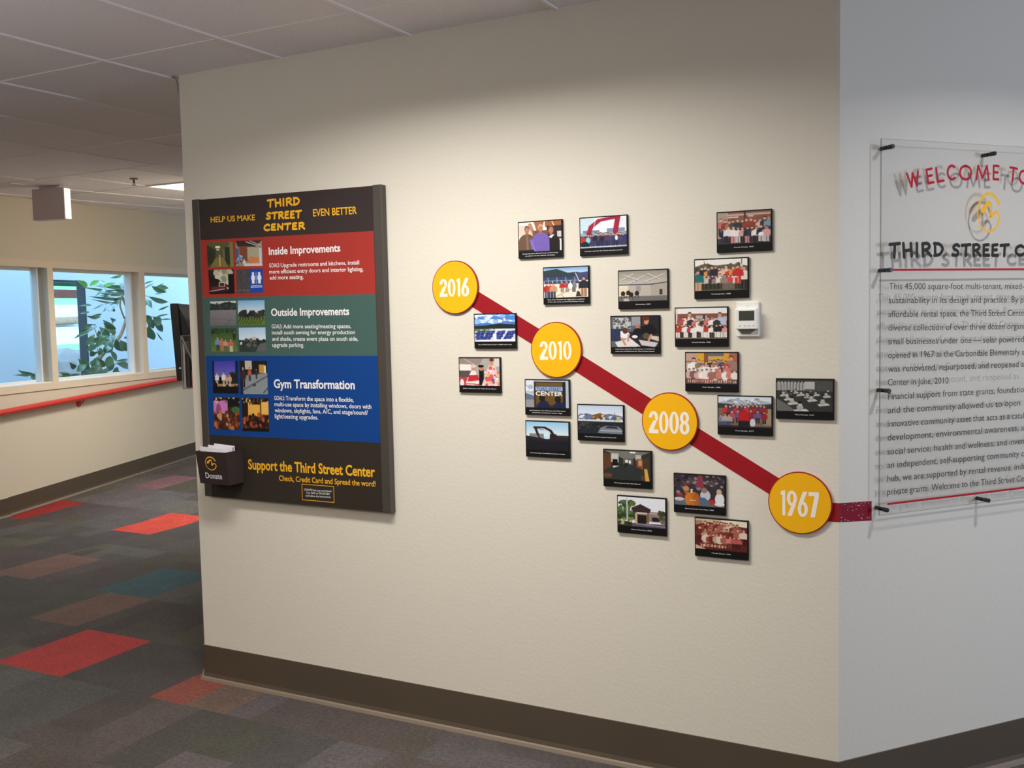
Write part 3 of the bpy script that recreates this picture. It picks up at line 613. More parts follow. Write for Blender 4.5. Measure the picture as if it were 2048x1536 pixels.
# ------------------------------------------------------------------ printed pictures: painted on a fine grid of coloured points
class Cv:
    def __init__(s, W, H, c=(0, 0, 0), seed=0):
        s.W, s.H = W, H; s.a = np.empty((H, W, 3)); s.a[:] = c; s.r = np.random.RandomState(seed)
        s.X, s.Y = np.meshgrid((np.arange(W)+.5)/W, (np.arange(H)+.5)/H)
    def rect(s, x0, y0, x1, y1, c): s.a[(s.X >= x0) & (s.X < x1) & (s.Y >= y0) & (s.Y < y1)] = c; return s
    def ell(s, cx, cy, rx, ry, c): s.a[((s.X-cx)/rx)**2+((s.Y-cy)/ry)**2 < 1] = c; return s
    def poly(s, pts, c):
        m = np.zeros(s.X.shape, bool); n = len(pts)
        for i in range(n):
            (x0, y0), (x1, y1) = pts[i], pts[(i+1) % n]
            if y0 == y1: continue
            m ^= ((s.Y < y0) != (s.Y < y1)) & (s.X < (x1-x0)*(s.Y-y0)/(y1-y0)+x0)
        s.a[m] = c; return s
    def line(s, x0, y0, x1, y1, w, c):
        dx, dy = x1-x0, y1-y0; t = np.clip(((s.X-x0)*dx+(s.Y-y0)*dy)/(dx*dx+dy*dy+1e-9), 0, 1)
        s.a[np.hypot(s.X-x0-t*dx, s.Y-y0-t*dy) < w/2] = c; return s
    def grad(s, y0, y1, c0, c1):
        m = (s.Y >= y0) & (s.Y < y1); t = ((s.Y-y0)/(y1-y0))[..., None]
        s.a[m] = (np.array(c0)*(1-t)+np.array(c1)*t)[m]; return s
    def blobs(s, n, x0, y0, x1, y1, r0, r1, cols, asp=1.3):
        for _ in range(n):
            r = s.r.uniform(r0, r1); s.ell(s.r.uniform(x0, x1), s.r.uniform(y0, y1), r, r*asp, cols[s.r.randint(len(cols))])
        return s
    def noise(s, am, k=1):
        n = s.r.normal(0, am, (s.H//k+1, s.W//k+1, 1)); s.a += np.repeat(np.repeat(n, k, 0), k, 1)[:s.H, :s.W]; return s
    def person(s, x, foot, h, top, low, skin=(206, 158, 130), hair=(70, 50, 38), wide=1.0, sit=False):
        w = h*.11*wide*1.1; hd = h*.075
        if not sit:
            s.rect(x-w*.8, foot-h*.5, x-w*.08, foot, low); s.rect(x+w*.08, foot-h*.5, x+w*.8, foot, low)
        else:
            s.rect(x-w, foot-h*.32, x+w, foot-h*.16, low); s.rect(x-w*.6, foot-h*.2, x-w*.15, foot, skin); s.rect(x+w*.15, foot-h*.2, x+w*.6, foot, skin)
        s.ell(x, foot-h*.62, w*1.15, h*.2, top); s.rect(x-w, foot-h*.68, x+w, foot-h*.42 if not sit else foot-h*.28, top)
        s.line(x-w*1.15, foot-h*.72, x-w*1.25, foot-h*.42, w*.45, top); s.line(x+w*1.15, foot-h*.72, x+w*1.25, foot-h*.42, w*.45, top)
        s.ell(x, foot-h*.935, hd*.86*.85, hd*1.15, hair); s.ell(x, foot-h*.89, hd*.76*.85, hd, skin)
        return s
    def crowd(s, n, x0, x1, foot, h, tops, lows, skins=None, hairs=None, sit=False, jit=.03):
        skins = skins or [(214, 166, 138), (196, 146, 118), (222, 178, 150)]; hairs = hairs or [(60, 42, 32), (96, 68, 44), (40, 32, 28), (150, 112, 70)]
        pick = lambda L: L[s.r.randint(len(L))]
        for i in range(n):
            s.person(x0+(x1-x0)*(i+.5)/n+s.r.uniform(-.008, .008), foot+s.r.uniform(-jit, jit)*.4, h*(1+s.r.uniform(-.08, .08)), pick(tops), pick(lows), pick(skins), pick(hairs), s.r.uniform(.9, 1.1), sit)
        return s
    def done(s, am=7):
        s.noise(am*.6, 2); a = np.clip(s.a, 0, 255); H2, W2 = s.H//2, s.W//2
        return a[:H2*2, :W2*2].reshape(H2, 2, W2, 2, 3).mean((1, 3))
def picture(img, quad, y, name, parent):
    """quad: top-left, top-right, bottom-right, bottom-left as (x, z)"""
    H, W, _ = img.shape; Q = [np.array(q, float) for q in quad]
    u, v = np.meshgrid(np.linspace(0, 1, W), np.linspace(0, 1, H)); u = u[..., None]; v = v[..., None]
    P = (Q[0]*(1-u)+Q[1]*u)*(1-v)+(Q[3]*(1-u)+Q[2]*u)*v
    V = np.stack([P[..., 0], np.full((H, W), y), P[..., 1]], -1).reshape(-1, 3)
    idx = np.arange(H*W).reshape(H, W); F = np.stack([idx[:-1, :-1], idx[1:, :-1], idx[1:, 1:], idx[:-1, 1:]], -1).reshape(-1, 4)
    me = bpy.data.meshes.new(name); me.from_pydata(V.tolist(), [], F.tolist())
    c = img/255.0; c = np.where(c <= .04045, c/12.92, ((c+.055)/1.055)**2.4)
    at = me.color_attributes.new('Col', 'FLOAT_COLOR', 'POINT'); at.data.foreach_set('color', np.concatenate([c.reshape(-1, 3), np.ones((H*W, 1))], 1).astype('f').ravel())
    me.materials.append(M['print']); o = bpy.data.objects.new(name, me); COL.objects.link(o); o.parent = parent
    return o
def C43(c=(0, 0, 0), seed=0): return Cv(200, 148, c, seed)
DK = [(34, 34, 40), (46, 44, 52), (60, 50, 46), (40, 46, 66), (28, 28, 30)]
def p_three_men():
    c = C43((245, 236, 226), 1); c.rect(0, .1, .3, .45, (226, 206, 190)); c.poly([(.36, 0), (.6, 0), (.55, .3), (.42, .3)], (170, 104, 70)); c.poly([(.62, 0), (1, 0), (1, .22), (.62, .2)], (168, 96, 52))
    c.line(.78, 0, .84, .2, .02, (240, 230, 220)); c.rect(.66, .16, 1, .6, (52, 44, 44)); c.rect(.9, .35, 1, .55, (210, 200, 196)); c.line(.27, .08, .36, .42, .08, (186, 132, 104)); c.rect(.34, .3, .7, .5, (120, 84, 70))
    for x, y, top, hair in [(.2, .26, (112, 84, 66), (90, 76, 66)), (.76, .3, (34, 30, 32), (130, 84, 56)), (.52, .23, (120, 98, 178), (206, 186, 170))]:
        c.ell(x, y+.4, .2, .26, top); c.rect(x-.2, y+.4, x+.2, 1, top); c.ell(x, y-.02, .06, .12, hair); c.ell(x, y+.02, .052, .11, (184, 128, 104)); c.rect(x-.035, y+.1, x+.035, y+.18, (160, 106, 84))
    c.line(.3, .62, .36, .95, .07, (134, 112, 196)); c.poly([(.7, .52), (.76, .58), (.84, .46), (.8, .46)], (236, 230, 226)); c.line(.2, .5, .21, .92, .05, (128, 112, 96)); c.rect(0, .93, .36, 1, (40, 32, 30)); return c.done()
def p_red_arm():
    c = C43((238, 240, 246), 2); c.rect(0, .0, .3, .5, (206, 226, 236)); c.rect(.06, .42, .42, .52, (120, 140, 166)); c.rect(.58, .38, .96, .5, (130, 148, 172)); c.rect(0, .5, 1, .62, (150, 180, 206)); c.rect(0, .6, 1, .93, (60, 68, 104))
    R = (166, 34, 62)
    for a, b, w in [((.18, .55), (.24, .3), .1), ((.24, .3), (.42, .1), .11), ((.42, .1), (.82, .02), .1), ((.82, 0), (.76, .5), .11)]: c.line(*a, *b, w, R)
    c.ell(.2, .55, .06, .1, (150, 40, 66)); c.line(.3, .3, .33, .12, .012, (230, 220, 230)); c.crowd(17, .1, 1, .95, .42, [(52, 60, 110), (36, 40, 60), (70, 74, 110), (90, 60, 90), (40, 60, 120)], [(40, 46, 80), (60, 60, 96)])
    c.ell(.05, .72, .06, .1, (190, 56, 46)); c.ell(.17, .74, .05, .1, (150, 206, 220)); c.ell(.78, .7, .03, .08, (240, 240, 244)); c.ell(.1, .9, .09, .12, (30, 36, 44)); c.rect(0, .95, 1, 1, (196, 204, 216)); return c.done()
def p_solar_people():
    c = C43((150, 186, 220), 3); c.grad(0, .2, (120, 164, 210), (206, 224, 238)); c.poly([(0, .1), (.3, .04), (.55, .18), (.75, .16), (1, .26), (1, .5), (0, .5)], (52, 66, 72)); c.rect(0, .44, 1, 1, (236, 226, 208))
    for x0 in (0, .2, .4, .6): c.poly([(x0, .32), (x0+.18, .32), (x0+.2, .54), (x0+.02, .54)], (60, 72, 112)); c.line(x0, .43, x0+.2, .43, .012, (196, 206, 220)); c.line(x0+.1, .32, x0+.11, .54, .01, (196, 206, 220))
    c.poly([(.72, .2), (1, .16), (1, .4), (.82, .42)], (70, 76, 118)); c.line(.72, .2, .84, .6, .02, (210, 210, 214))
    for x, t, l in [(.07, (170, 50, 48), (70, 84, 120)), (.15, (196, 66, 56), (60, 66, 96)), (.22, (204, 150, 120), (60, 60, 60)), (.42, (180, 52, 52), (140, 120, 110)), (.53, (190, 58, 58), (150, 130, 110)), (.68, (120, 130, 130), (60, 60, 60))]: c.person(x, 1 if x < .3 else .82, .5 if x < .3 else .36, t, l)
    c.person(.9, .98, .66, (44, 46, 58), (170, 124, 92)); c.ell(.6, .62, .05, .1, (246, 246, 240)); c.poly([(.75, .8), (.8, .8), (.84, .97), (.72, .97)], (60, 60, 52)); c.line(.28, .96, .62, .72, .014, (120, 110, 90)); c.line(.4, .9, .46, 1, .012, (120, 110, 90)); return c.done()
def p_class(seed, back, backline, ground, rows, extra=None, am=9):
    c = C43(back, seed)
    if backline: backline(c)
    if ground: c.rect(0, ground[0], 1, 1, ground[1])
    for r in rows: c.crowd(*r[:7], **(r[7] if len(r) > 7 else {}))
    if extra: extra(c)
    return c.done(am)
BR = [(150, 66, 54), (186, 60, 56), (70, 76, 96), (60, 58, 66), (214, 186, 172), (180, 130, 70), (126, 150, 170), (200, 110, 110)]
PL = [(240, 234, 230), (226, 206, 200), (206, 120, 116), (60, 56, 62), (190, 80, 84), (236, 220, 206), (150, 120, 110)]
def p_fourth_87():
    def bl(c): c.rect(0, 0, .2, 1, (176, 154, 140)); c.rect(.18, .06, 1, .12, (196, 172, 156)); c.rect(.5, 0, .54, .4, (90, 62, 52)); c.rect(.2, .14, .4, .18, (230, 214, 200)); c.rect(.58, .13, .68, .17, (226, 208, 196))
    return p_class(4, (140, 92, 78), bl, (.82, (62, 58, 58)), [(12, .02, 1, .72, .5, BR, [(60, 56, 66), (90, 60, 56)]), (10, .08, .96, .96, .5, [(230, 224, 224), (150, 180, 206), (44, 46, 60), (214, 160, 160), (60, 60, 70), (200, 60, 56), (236, 232, 226)], [(50, 50, 62), (206, 140, 146), (200, 190, 190), (40, 40, 48)])], lambda c: (c.rect(0, .97, 1, 1, (56, 54, 56)), c.ell(.82, .72, .05, .06, (240, 238, 240))))
def p_gym():
    c = C43((188, 180, 166), 5); c.grad(0, .46, (150, 146, 134), (196, 190, 178))
    for x0, y0, x1, y1 in [(.05, .3, .3, .1), (.2, .42, .55, .16), (.6, .1, .85, .3), (.55, .36, .95, .12), (.1, .12, .4, .3)]: c.line(x0, y0, x1, y1, .02, (222, 218, 208)); c.line(x0, y0+.03, x1, y1+.03, .012, (126, 122, 112))
    c.rect(0, .44, .68, .475, (70, 68, 96)); c.poly([(.66, .44), (1, .38), (1, .41), (.66, .48)], (70, 68, 96)); c.rect(0, .475, .2, .86, (230, 214, 186)); c.poly([(.66, .48), (1, .42), (1, .84), (.66, .82)], (176, 166, 152)); c.rect(.84, .62, .9, .8, (60, 54, 50))
    c.rect(.36, .5, .46, .68, (160, 152, 144)); c.rect(0, .83, 1, 1, (112, 108, 104)); c.rect(.1, .9, .22, 1, (190, 180, 164))
    for x, y in [(.09, .74), (.2, .72), (.26, .78), (.38, .74)]: c.ell(x, y, .045, .08, (44, 36, 32)); c.line(x-.03, y, x-.04, y+.16, .012, (44, 36, 32)); c.line(x+.03, y, x+.03, y+.16, .012, (44, 36, 32))
    return c.done(6)
def p_kinder():
    def bl(c):
        c.grad(0, .3, (244, 240, 232), (236, 232, 224)); c.poly([(0, .22), (.2, .12), (.4, .2), (.7, .16), (1, .24), (1, .45), (0, .45)], (104, 98, 84)); c.blobs(40, 0, .15, 1, .4, .01, .04, [(92, 88, 72), (120, 110, 96), (70, 66, 58)])
        c.line(.2, .3, .18, .05, .012, (92, 78, 66))
    def ex(c): c.person(.93, .98, .74, (226, 220, 206), (44, 42, 44)); c.person(.06, 1.0, .66, (40, 110, 112), (206, 160, 120)); c.rect(.88, 0, .895, .2, (60, 60, 66)); c.poly([(.86, .14), (.92, .2), (.9, .3), (.86, .24)], (226, 200, 190)); c.person(.82, .8, .6, (196, 50, 52), (200, 60, 56)); c.rect(.7, .56, .8, .6, (240, 240, 240))
    return p_class(6, (220, 214, 204), bl, (.6, (96, 98, 66)), [(12, .1, .9, .74, .5, [(206, 66, 56), (226, 150, 80), (70, 66, 84), (196, 60, 70), (46, 46, 54), (230, 190, 170)], [(70, 66, 70)]), (9, .14, .84, .95, .46, [(220, 70, 70), (140, 112, 104), (226, 216, 206), (56, 62, 70), (150, 130, 120), (206, 190, 180)], [(48, 48, 44), (120, 100, 96)])], ex)
def p_array():
    c = C43((70, 120, 200), 7); c.blobs(50, 0, 0, 1, .3, .04, .13, [(236, 242, 250), (150, 186, 228), (214, 228, 244), (84, 134, 206)], .7); c.poly([(0, .42), (.3, .4), (.6, .34), (1, .38), (1, .56), (0, .56)], (34, 46, 44)); c.rect(0, .53, 1, 1, (214, 220, 224)); c.rect(0, .53, .4, .72, (104, 122, 74)); c.blobs(20, 0, .53, .6, .66, .02, .05, [(180, 190, 170), (90, 110, 66), (206, 206, 200)], .5)
    for r in range(3):
        for k in range(4):
            x0 = .02+k*.25-.05*r; y0 = .62+r*.12; x0 = max(0, x0); c.poly([(x0+.05, y0), (x0+.24, y0-.03), (x0+.22, y0+.1), (x0, y0+.12)], (46, 58, 134)); c.line(x0+.02, y0+.055, x0+.23, y0+.03, .008, (130, 146, 200)); c.line(x0+.14, y0-.01, x0+.12, y0+.11, .008, (130, 146, 200))
    c.poly([(0, .94), (1, .9), (1, 1), (0, 1)], (240, 240, 238)); c.rect(.46, .7, .54, .95, (232, 234, 236)); return c.done(6)
def p_dancers():
    c = C43((176, 168, 162), 8); c.rect(0, .22, .3, .45, (236, 230, 222)); c.poly([(0, 0), (.6, 0), (.5, .25), (0, .2)], (150, 138, 128)); c.line(.1, 0, .45, .3, .02, (200, 190, 180)); c.rect(.75, 0, 1, .3, (216, 206, 200)); c.rect(0, .45, .3, .7, (90, 80, 78))
    c.ell(.1, .85, .14, .16, (196, 60, 66)); c.ell(.06, .9, .05, .14, (240, 226, 222)); c.poly([(.3, .45), (.4, .45), (.52, .9), (.34, 1), (.14, .95)], (236, 226, 220)); c.poly([(.24, .62), (.46, .6), (.5, .8), (.2, .86)], (196, 46, 56)); c.line(.16, .93, .5, .95, .03, (190, 46, 56)); c.ell(.36, .36, .045, .09, (196, 140, 110)); c.ell(.36, .29, .05, .06, (230, 190, 186))
    c.rect(.49, .4, .61, .98, (26, 24, 28)); c.ell(.55, .36, .055, .1, (190, 136, 106)); c.ell(.54, .29, .075, .05, (26, 22, 24))
    c.poly([(.72, .3), (.9, .3), (1, .98), (.55, 1)], (236, 200, 190)); c.blobs(34, .6, .35, 1, 1, .02, .06, [(226, 120, 130), (236, 180, 90), (150, 90, 150), (244, 236, 230), (220, 90, 100), (120, 90, 150)]); c.ell(.8, .16, .055, .12, (206, 150, 118)); c.ell(.81, .06, .06, .06, (96, 60, 44)); return c.done()
def p_tsc_sign():
    c = C43((190, 200, 212), 9); c.blobs(16, 0, 0, .3, .35, .05, .1, [(226, 230, 236), (170, 184, 204)]); c.poly([(0, .45), (.2, .55), (.2, .75), (0, .7)], (100, 112, 132)); c.rect(0, .68, .25, 1, (150, 150, 156)); c.rect(.2, .05, .92, 1, (66, 52, 40)); c.rect(.25, .08, .85, .2, (110, 84, 44)); c.rect(.24, .22, .86, .36, (150, 184, 220)); c.rect(.25, .36, .86, .85, (104, 80, 38)); c.rect(.9, 0, 1, 1, (180, 190, 204)); c.rect(.86, .05, .93, 1, (40, 38, 40))
    for cx, cy in [(.42, .82), (.78, .86)]: c.ell(cx, cy+.1, .14, .22, (34, 38, 76)); c.ell(cx-.03, cy-.2, .07, .12, (38, 30, 28))
    c.rect(0, .95, 1, 1, (28, 26, 28)); return c.done(5)
def p_excavator():
    c = C43((196, 226, 240), 10); c.grad(0, .5, (150, 200, 232), (226, 238, 240)); c.rect(.08, .42, .42, .58, (128, 132, 140)); c.rect(.68, .46, 1, .6, (52, 46, 50)); c.poly([(0, .5), (.3, .56), (.5, .6), (.7, .54), (1, .55), (1, 1), (0, 1)], (40, 38, 44)); c.rect(0, .66, 1, 1, (30, 30, 36))
    R = (62, 30, 34)
    for a, b, w in [((.2, .2), (.44, .2), .06), ((.44, .2), (.58, .3), .07), ((.58, .3), (.66, .48), .07), ((.22, .2), (.28, .45), .06), ((.28, .45), (.36, .68), .04), ((.27, .24), (.42, .28), .015)]: c.line(*a, *b, w, R)
    c.rect(.56, .42, .72, .6, (44, 34, 38)); return c.done(5)
def p_cupola():
    c = C43((206, 218, 232), 11); c.grad(0, .35, (190, 206, 228), (226, 232, 238)); c.poly([(0, .36), (.2, .28), (.4, .36), (.7, .28), (1, .36), (1, .56), (0, .56)], (108, 122, 150)); c.blobs(26, 0, .32, 1, .52, .02, .06, [(226, 232, 240), (84, 96, 122), (150, 160, 184)], .6)
    c.poly([(.32, .34), (.5, .26), (.62, .34), (.62, .5), (.32, .5)], (130, 96, 58)); c.blobs(14, .33, .34, .6, .5, .012, .03, [(226, 220, 206), (96, 66, 40)]); c.rect(0, .5, 1, .56, (214, 220, 226)); c.rect(0, .56, 1, 1, (38, 42, 48)); c.rect(.86, .38, .94, .52, (200, 180, 120)); c.line(.82, .24, .82, .9, .012, (60, 60, 66))
    c.poly([(.5, .78), (.62, .7), (.9, .72), (.98, .82), (.98, .98), (.44, .96)], (120, 128, 140)); c.poly([(.6, .78), (.66, .72), (.86, .73), (.9, .8)], (44, 50, 58)); c.rect(.5, .86, .98, .89, (170, 176, 184)); c.blobs(16, 0, .6, .5, .95, .02, .05, [(52, 56, 62), (70, 66, 60), (28, 30, 34)]); return c.done(6)
def p_volunteers():
    c = C43((96, 100, 110), 12); c.rect(.05, .04, .42, .4, (190, 190, 188)); c.blobs(30, .06, .05, .42, .38, .012, .035, [(90, 90, 94), (60, 62, 66), (150, 150, 150)]); c.rect(.44, 0, .62, .3, (150, 152, 158)); c.rect(.62, 0, 1, 1, (40, 38, 44)); c.rect(0, .4, .3, .8, (52, 56, 84)); c.rect(.3, .5, 1, 1, (46, 42, 46))
    c.poly([(.08, .84), (.4, .7), (.62, .98), (.14, 1)], (222, 218, 218)); c.poly([(.58, .76), (.98, .86), (.92, 1), (.64, .94)], (206, 196, 202)); c.poly([(.8, .62), (1, .66), (1, .82), (.84, .74)], (206, 196, 176))
    c.poly([(.2, .48), (.32, .44), (.4, .58), (.36, .72), (.2, .72)], (236, 234, 234)); c.line(.22, .7, .3, .92, .05, (206, 148, 118)); c.line(.37, .6, .36, .8, .04, (206, 148, 118)); c.ell(.3, .46, .06, .1, (84, 60, 44))
    c.poly([(.66, .3), (.86, .26), (.98, .52), (.9, .6), (.62, .56)], (26, 24, 28)); c.ell(.74, .14, .055, .13, (206, 146, 116)); c.ell(.73, .05, .08, .09, (96, 50, 34)); c.line(.68, .1, .68, .3, .04, (96, 50, 34)); c.ell(.56, .34, .04, .09, (186, 120, 96)); c.ell(.56, .52, .1, .14, (30, 28, 34)); c.ell(.74, .64, .07, .1, (92, 84, 62)); c.line(.84, .6, .78, .82, .045, (206, 148, 118)); c.ell(.5, .66, .06, .05, (236, 232, 230)); return c.done()
def p_second_86():
    def bl(c): c.rect(0, 0, 1, .18, (238, 236, 232)); c.rect(0, .18, 1, .6, (138, 84, 70)); c.line(.03, 0, .02, .5, .03, (226, 206, 196)); c.rect(.4, .24, .62, .42, (176, 170, 166)); c.rect(.54, .22, .58, .42, (60, 44, 42)); c.rect(.92, .28, 1, .42, (190, 180, 174))
    def ex(c): c.person(.28, .86, .72, (236, 228, 224), (70, 66, 74)); c.person(.86, .86, .7, (186, 196, 222), (60, 60, 70))
    def mk():
        c = C43((150, 96, 80), 13); bl(c); c.rect(0, .6, 1, .8, (84, 50, 46)); ex(c); c.rect(0, .84, 1, 1, (110, 98, 88)); c.crowd(9, .1, .84, .76, .44, PL, [(60, 54, 60)]); c.crowd(12, .0, 1, .95, .42, [(240, 236, 232), (236, 230, 228), (190, 60, 54), (44, 40, 46), (230, 150, 140), (236, 232, 226)], [(230, 226, 220), (52, 46, 48), (206, 190, 180)]); return c.done()
    return mk()
def p_first_86():
    c = C43((196, 160, 140), 14); c.rect(.22, 0, .42, .5, (222, 166, 48)); c.rect(.36, 0, .44, .4, (140, 84, 50)); c.rect(.44, 0, .76, .1, (110, 106, 104)); c.rect(.74, 0, .84, .5, (220, 160, 52)); c.ell(.6, .34, .16, .22, (226, 176, 50)); c.ell(.6, .3, .13, .1, (150, 128, 84)); c.rect(.84, 0, 1, .6, (170, 104, 80)); c.rect(0, .26, .22, .3, (150, 110, 96)); c.rect(0, .55, 1, 1, (110, 82, 80)); c.rect(0, .86, 1, 1, (92, 76, 84))
    c.person(.16, .9, .74, (240, 236, 232), (60, 50, 56), hair=(50, 34, 26)); c.person(.88, .9, .8, (160, 126, 112), (130, 96, 90), hair=(90, 60, 44)); c.crowd(8, .22, .82, .68, .44, PL+[(70, 76, 120)], [(70, 60, 66)]); c.crowd(8, .26, .84, .8, .42, PL, [(80, 66, 70)]); c.crowd(11, .02, .98, .96, .44, [(240, 236, 230), (206, 130, 120), (160, 110, 100), (236, 226, 220), (130, 96, 96), (214, 170, 160)], [(226, 216, 210), (130, 80, 76), (206, 60, 50), (90, 76, 86)], sit=True); return c.done()
def p_third_67():
    c = C43((92, 92, 88), 15); c.rect(0, 0, 1, .14, (60, 60, 58)); c.rect(0, .1, .5, .34, (170, 168, 160))
    for k in range(9): c.rect(.02+k*.055, .08, .03+k*.055, .36, (60, 58, 56)); c.ell(.04+k*.06, .1, .02, .04, (180, 178, 170))
    c.rect(.5, .06, .68, .3, (190, 188, 180)); c.rect(.68, .04, 1, .4, (84, 82, 78)); c.rect(0, .36, 1, 1, (58, 57, 55)); c.poly([(0, .6), (.2, .8), (.35, 1), (0, 1)], (110, 108, 104))
    for x, y, s in [(.12, .48, .7), (.2, .6, .8), (.28, .72, .95), (.42, .93, 1.3), (.44, .46, .6), (.55, .52, .7), (.62, .62, .85), (.82, .74, 1.0), (.34, .4, .5), (.7, .46, .6), (.88, .5, .7)]:
        c.poly([(x-.09*s, y+.02), (x+.08*s, y-.02), (x+.13*s, y+.05*s), (x-.06*s, y+.09*s)], (206, 204, 196)); c.ell(x, y-.04*s, .045*s, .08*s, (176, 172, 164)); c.ell(x, y-.13*s, .026*s, .055*s, (200, 194, 184)); c.ell(x, y-.165*s, .028*s, .035*s, (30, 30, 30))
    c.blobs(40, .05, .34, .98, .56, .008, .02, [(30, 30, 30), (200, 196, 188), (140, 136, 130)]); a = c.done(10); return np.repeat(a.mean(2, keepdims=True), 3, 2)*np.array([1, .99, .96])
def p_first_77():
    def bl(c): c.rect(0, 0, 1, .25, (216, 224, 230)); c.poly([(0, .2), (.2, .12), (.35, .06), (.5, .14), (.7, .08), (1, .18), (1, .3), (0, .3)], (170, 180, 190)); c.blobs(26, .1, .06, .9, .2, .02, .05, [(232, 236, 240), (130, 140, 152)], .6); c.poly([(0, .22), (.2, .24), (.4, .3), (1, .22), (1, .4), (0, .4)], (58, 62, 60)); c.rect(0, .38, 1, 1, (120, 104, 88)); c.rect(.84, .38, 1, .9, (160, 140, 116))
    return p_class(16, (210, 216, 222), bl, None, [(11, .12, .9, .7, .44, [(176, 48, 50), (190, 56, 60), (120, 50, 66), (96, 60, 96), (160, 40, 44)], [(60, 40, 48)]), (6, .2, .92, .86, .42, [(186, 44, 48), (100, 90, 140), (206, 70, 66), (150, 40, 44)], [(70, 44, 50)]), (3, .02, .24, .98, .42, [(120, 124, 160), (170, 160, 156)], [(70, 76, 110)])], lambda c: (c.poly([(.38, .55), (.5, .4), (.58, .6), (.62, .82), (.38, .82)], (184, 34, 40)), c.rect(.38, .78, .6, 1, (36, 34, 38)), c.ell(.65, .84, .05, .14, (206, 208, 216)), c.rect(0, .93, .38, 1, (50, 46, 46)), c.rect(.6, .95, 1, 1, (56, 50, 48))))
def p_hall():
    c = C43((52, 52, 50), 17); c.poly([(0, 0), (1, 0), (.62, .26), (.42, .26)], (120, 118, 110)); c.rect(.56, .02, .68, .07, (250, 248, 236)); c.poly([(0, .1), (.16, .14), (.16, .55), (0, .7)], (96, 62, 44)); c.rect(.16, .1, .32, .4, (196, 194, 184)); c.rect(.19, .3, .3, .52, (24, 24, 24)); c.rect(.2, .52, .34, .68, (220, 216, 206)); c.rect(.2, .59, .34, .62, (130, 126, 120)); c.rect(.42, .26, .62, .46, (96, 96, 88)); c.rect(.46, .3, .52, .4, (226, 228, 214)); c.rect(.54, .32, .58, .42, (240, 240, 226)); c.rect(.68, .12, .8, .3, (186, 182, 172)); c.rect(.7, .26, .84, .72, (140, 76, 34)); c.rect(.74, .3, .81, .48, (180, 156, 118)); c.rect(.86, .2, .96, .7, (74, 58, 46))
    c.poly([(0, .7), (.34, .52), (.64, .48), (1, .72), (1, 1), (0, 1)], (50, 52, 52)); c.poly([(.86, .58), (.92, .58), (.97, 1), (.88, 1)], (216, 166, 72)); c.ell(.08, .86, .1, .08, (110, 70, 40)); c.ell(.83, .9, .04, .1, (96, 60, 40)); c.blobs(8, .36, .44, .62, .56, .01, .03, [(26, 26, 26), (40, 40, 40)]); return c.done(5)
def p_pumpkin():
    c = C43((56, 52, 58), 18); c.blobs(60, 0, 0, 1, .45, .015, .045, [(120, 104, 104), (36, 34, 40), (150, 130, 128), (84, 76, 84), (110, 60, 64)]); c.poly([(.48, 0), (.56, .0), (.6, .4), (.42, .4)], (140, 60, 74)); c.rect(0, .8, 1, 1, (96, 106, 116)); c.blobs(14, 0, .3, .26, .85, .02, .05, [(60, 60, 76), (150, 130, 126), (40, 40, 48), (140, 60, 60)])
    c.ell(.36, .76, .15, .22, (196, 110, 40)); c.ell(.28, .78, .07, .2, (206, 122, 46)); c.ell(.44, .78, .07, .2, (180, 98, 36)); c.poly([(.33, .58), (.36, .58), (.37, .46), (.33, .46)], (226, 218, 206)); c.line(.32, .82, .42, .82, .02, (236, 214, 190)); c.ell(.24, .46, .06, .1, (196, 140, 90)); c.rect(.2, .52, .28, .6, (170, 90, 60))
    c.ell(.62, .64, .1, .18, (196, 200, 206)); c.ell(.6, .48, .06, .09, (150, 120, 104)); c.poly([(.48, .7), (.62, .72), (.7, .86), (.5, .84)], (84, 104, 140)); c.ell(.76, .84, .06, .08, (190, 46, 50)); c.ell(.9, .74, .09, .2, (228, 226, 228)); c.ell(.89, .5, .05, .09, (206, 176, 146)); c.ell(.9, .9, .1, .06, (230, 228, 230)); c.ell(.1, .8, .1, .06, (206, 198, 196)); return c.done()
def p_entrance():
    c = C43((232, 234, 240), 19); c.blobs(50, 0, .16, .34, .8, .03, .07, [(86, 110, 62), (64, 86, 50), (120, 136, 84), (50, 68, 42)]); c.rect(.64, .46, 1, .8, (150, 128, 124)); c.poly([(.6, .46), (1, .5), (1, .54), (.62, .54)], (176, 160, 152)); c.rect(.72, .64, .88, .78, (38, 34, 36)); c.poly([(.3, .36), (.48, .22), (.7, .38), (.68, .5), (.32, .5)], (58, 46, 46)); c.rect(.36, .5, .66, .86, (112, 84, 74)); c.rect(.4, .5, .62, .56, (206, 196, 186)); c.rect(.42, .6, .6, .9, (36, 28, 30)); c.rect(.37, .54, .41, .88, (206, 180, 140)); c.rect(.62, .5, .66, .86, (120, 98, 60)); c.rect(.9, .5, 1, .85, (120, 100, 100)); c.blobs(14, .88, .4, 1, .7, .02, .05, [(80, 84, 60), (60, 64, 48)])
    c.rect(.185, .02, .215, .95, (206, 206, 206)); c.poly([(.3, .88), (1, .86), (1, 1), (.2, 1)], (96, 88, 98)); c.line(.4, .9, 1, .94, .02, (176, 166, 170)); c.rect(0, .84, .3, 1, (60, 66, 44)); c.blobs(10, 0, .8, .34, .98, .015, .04, [(206, 196, 60), (110, 120, 56), (40, 44, 34), (190, 176, 170)]); return c.done()
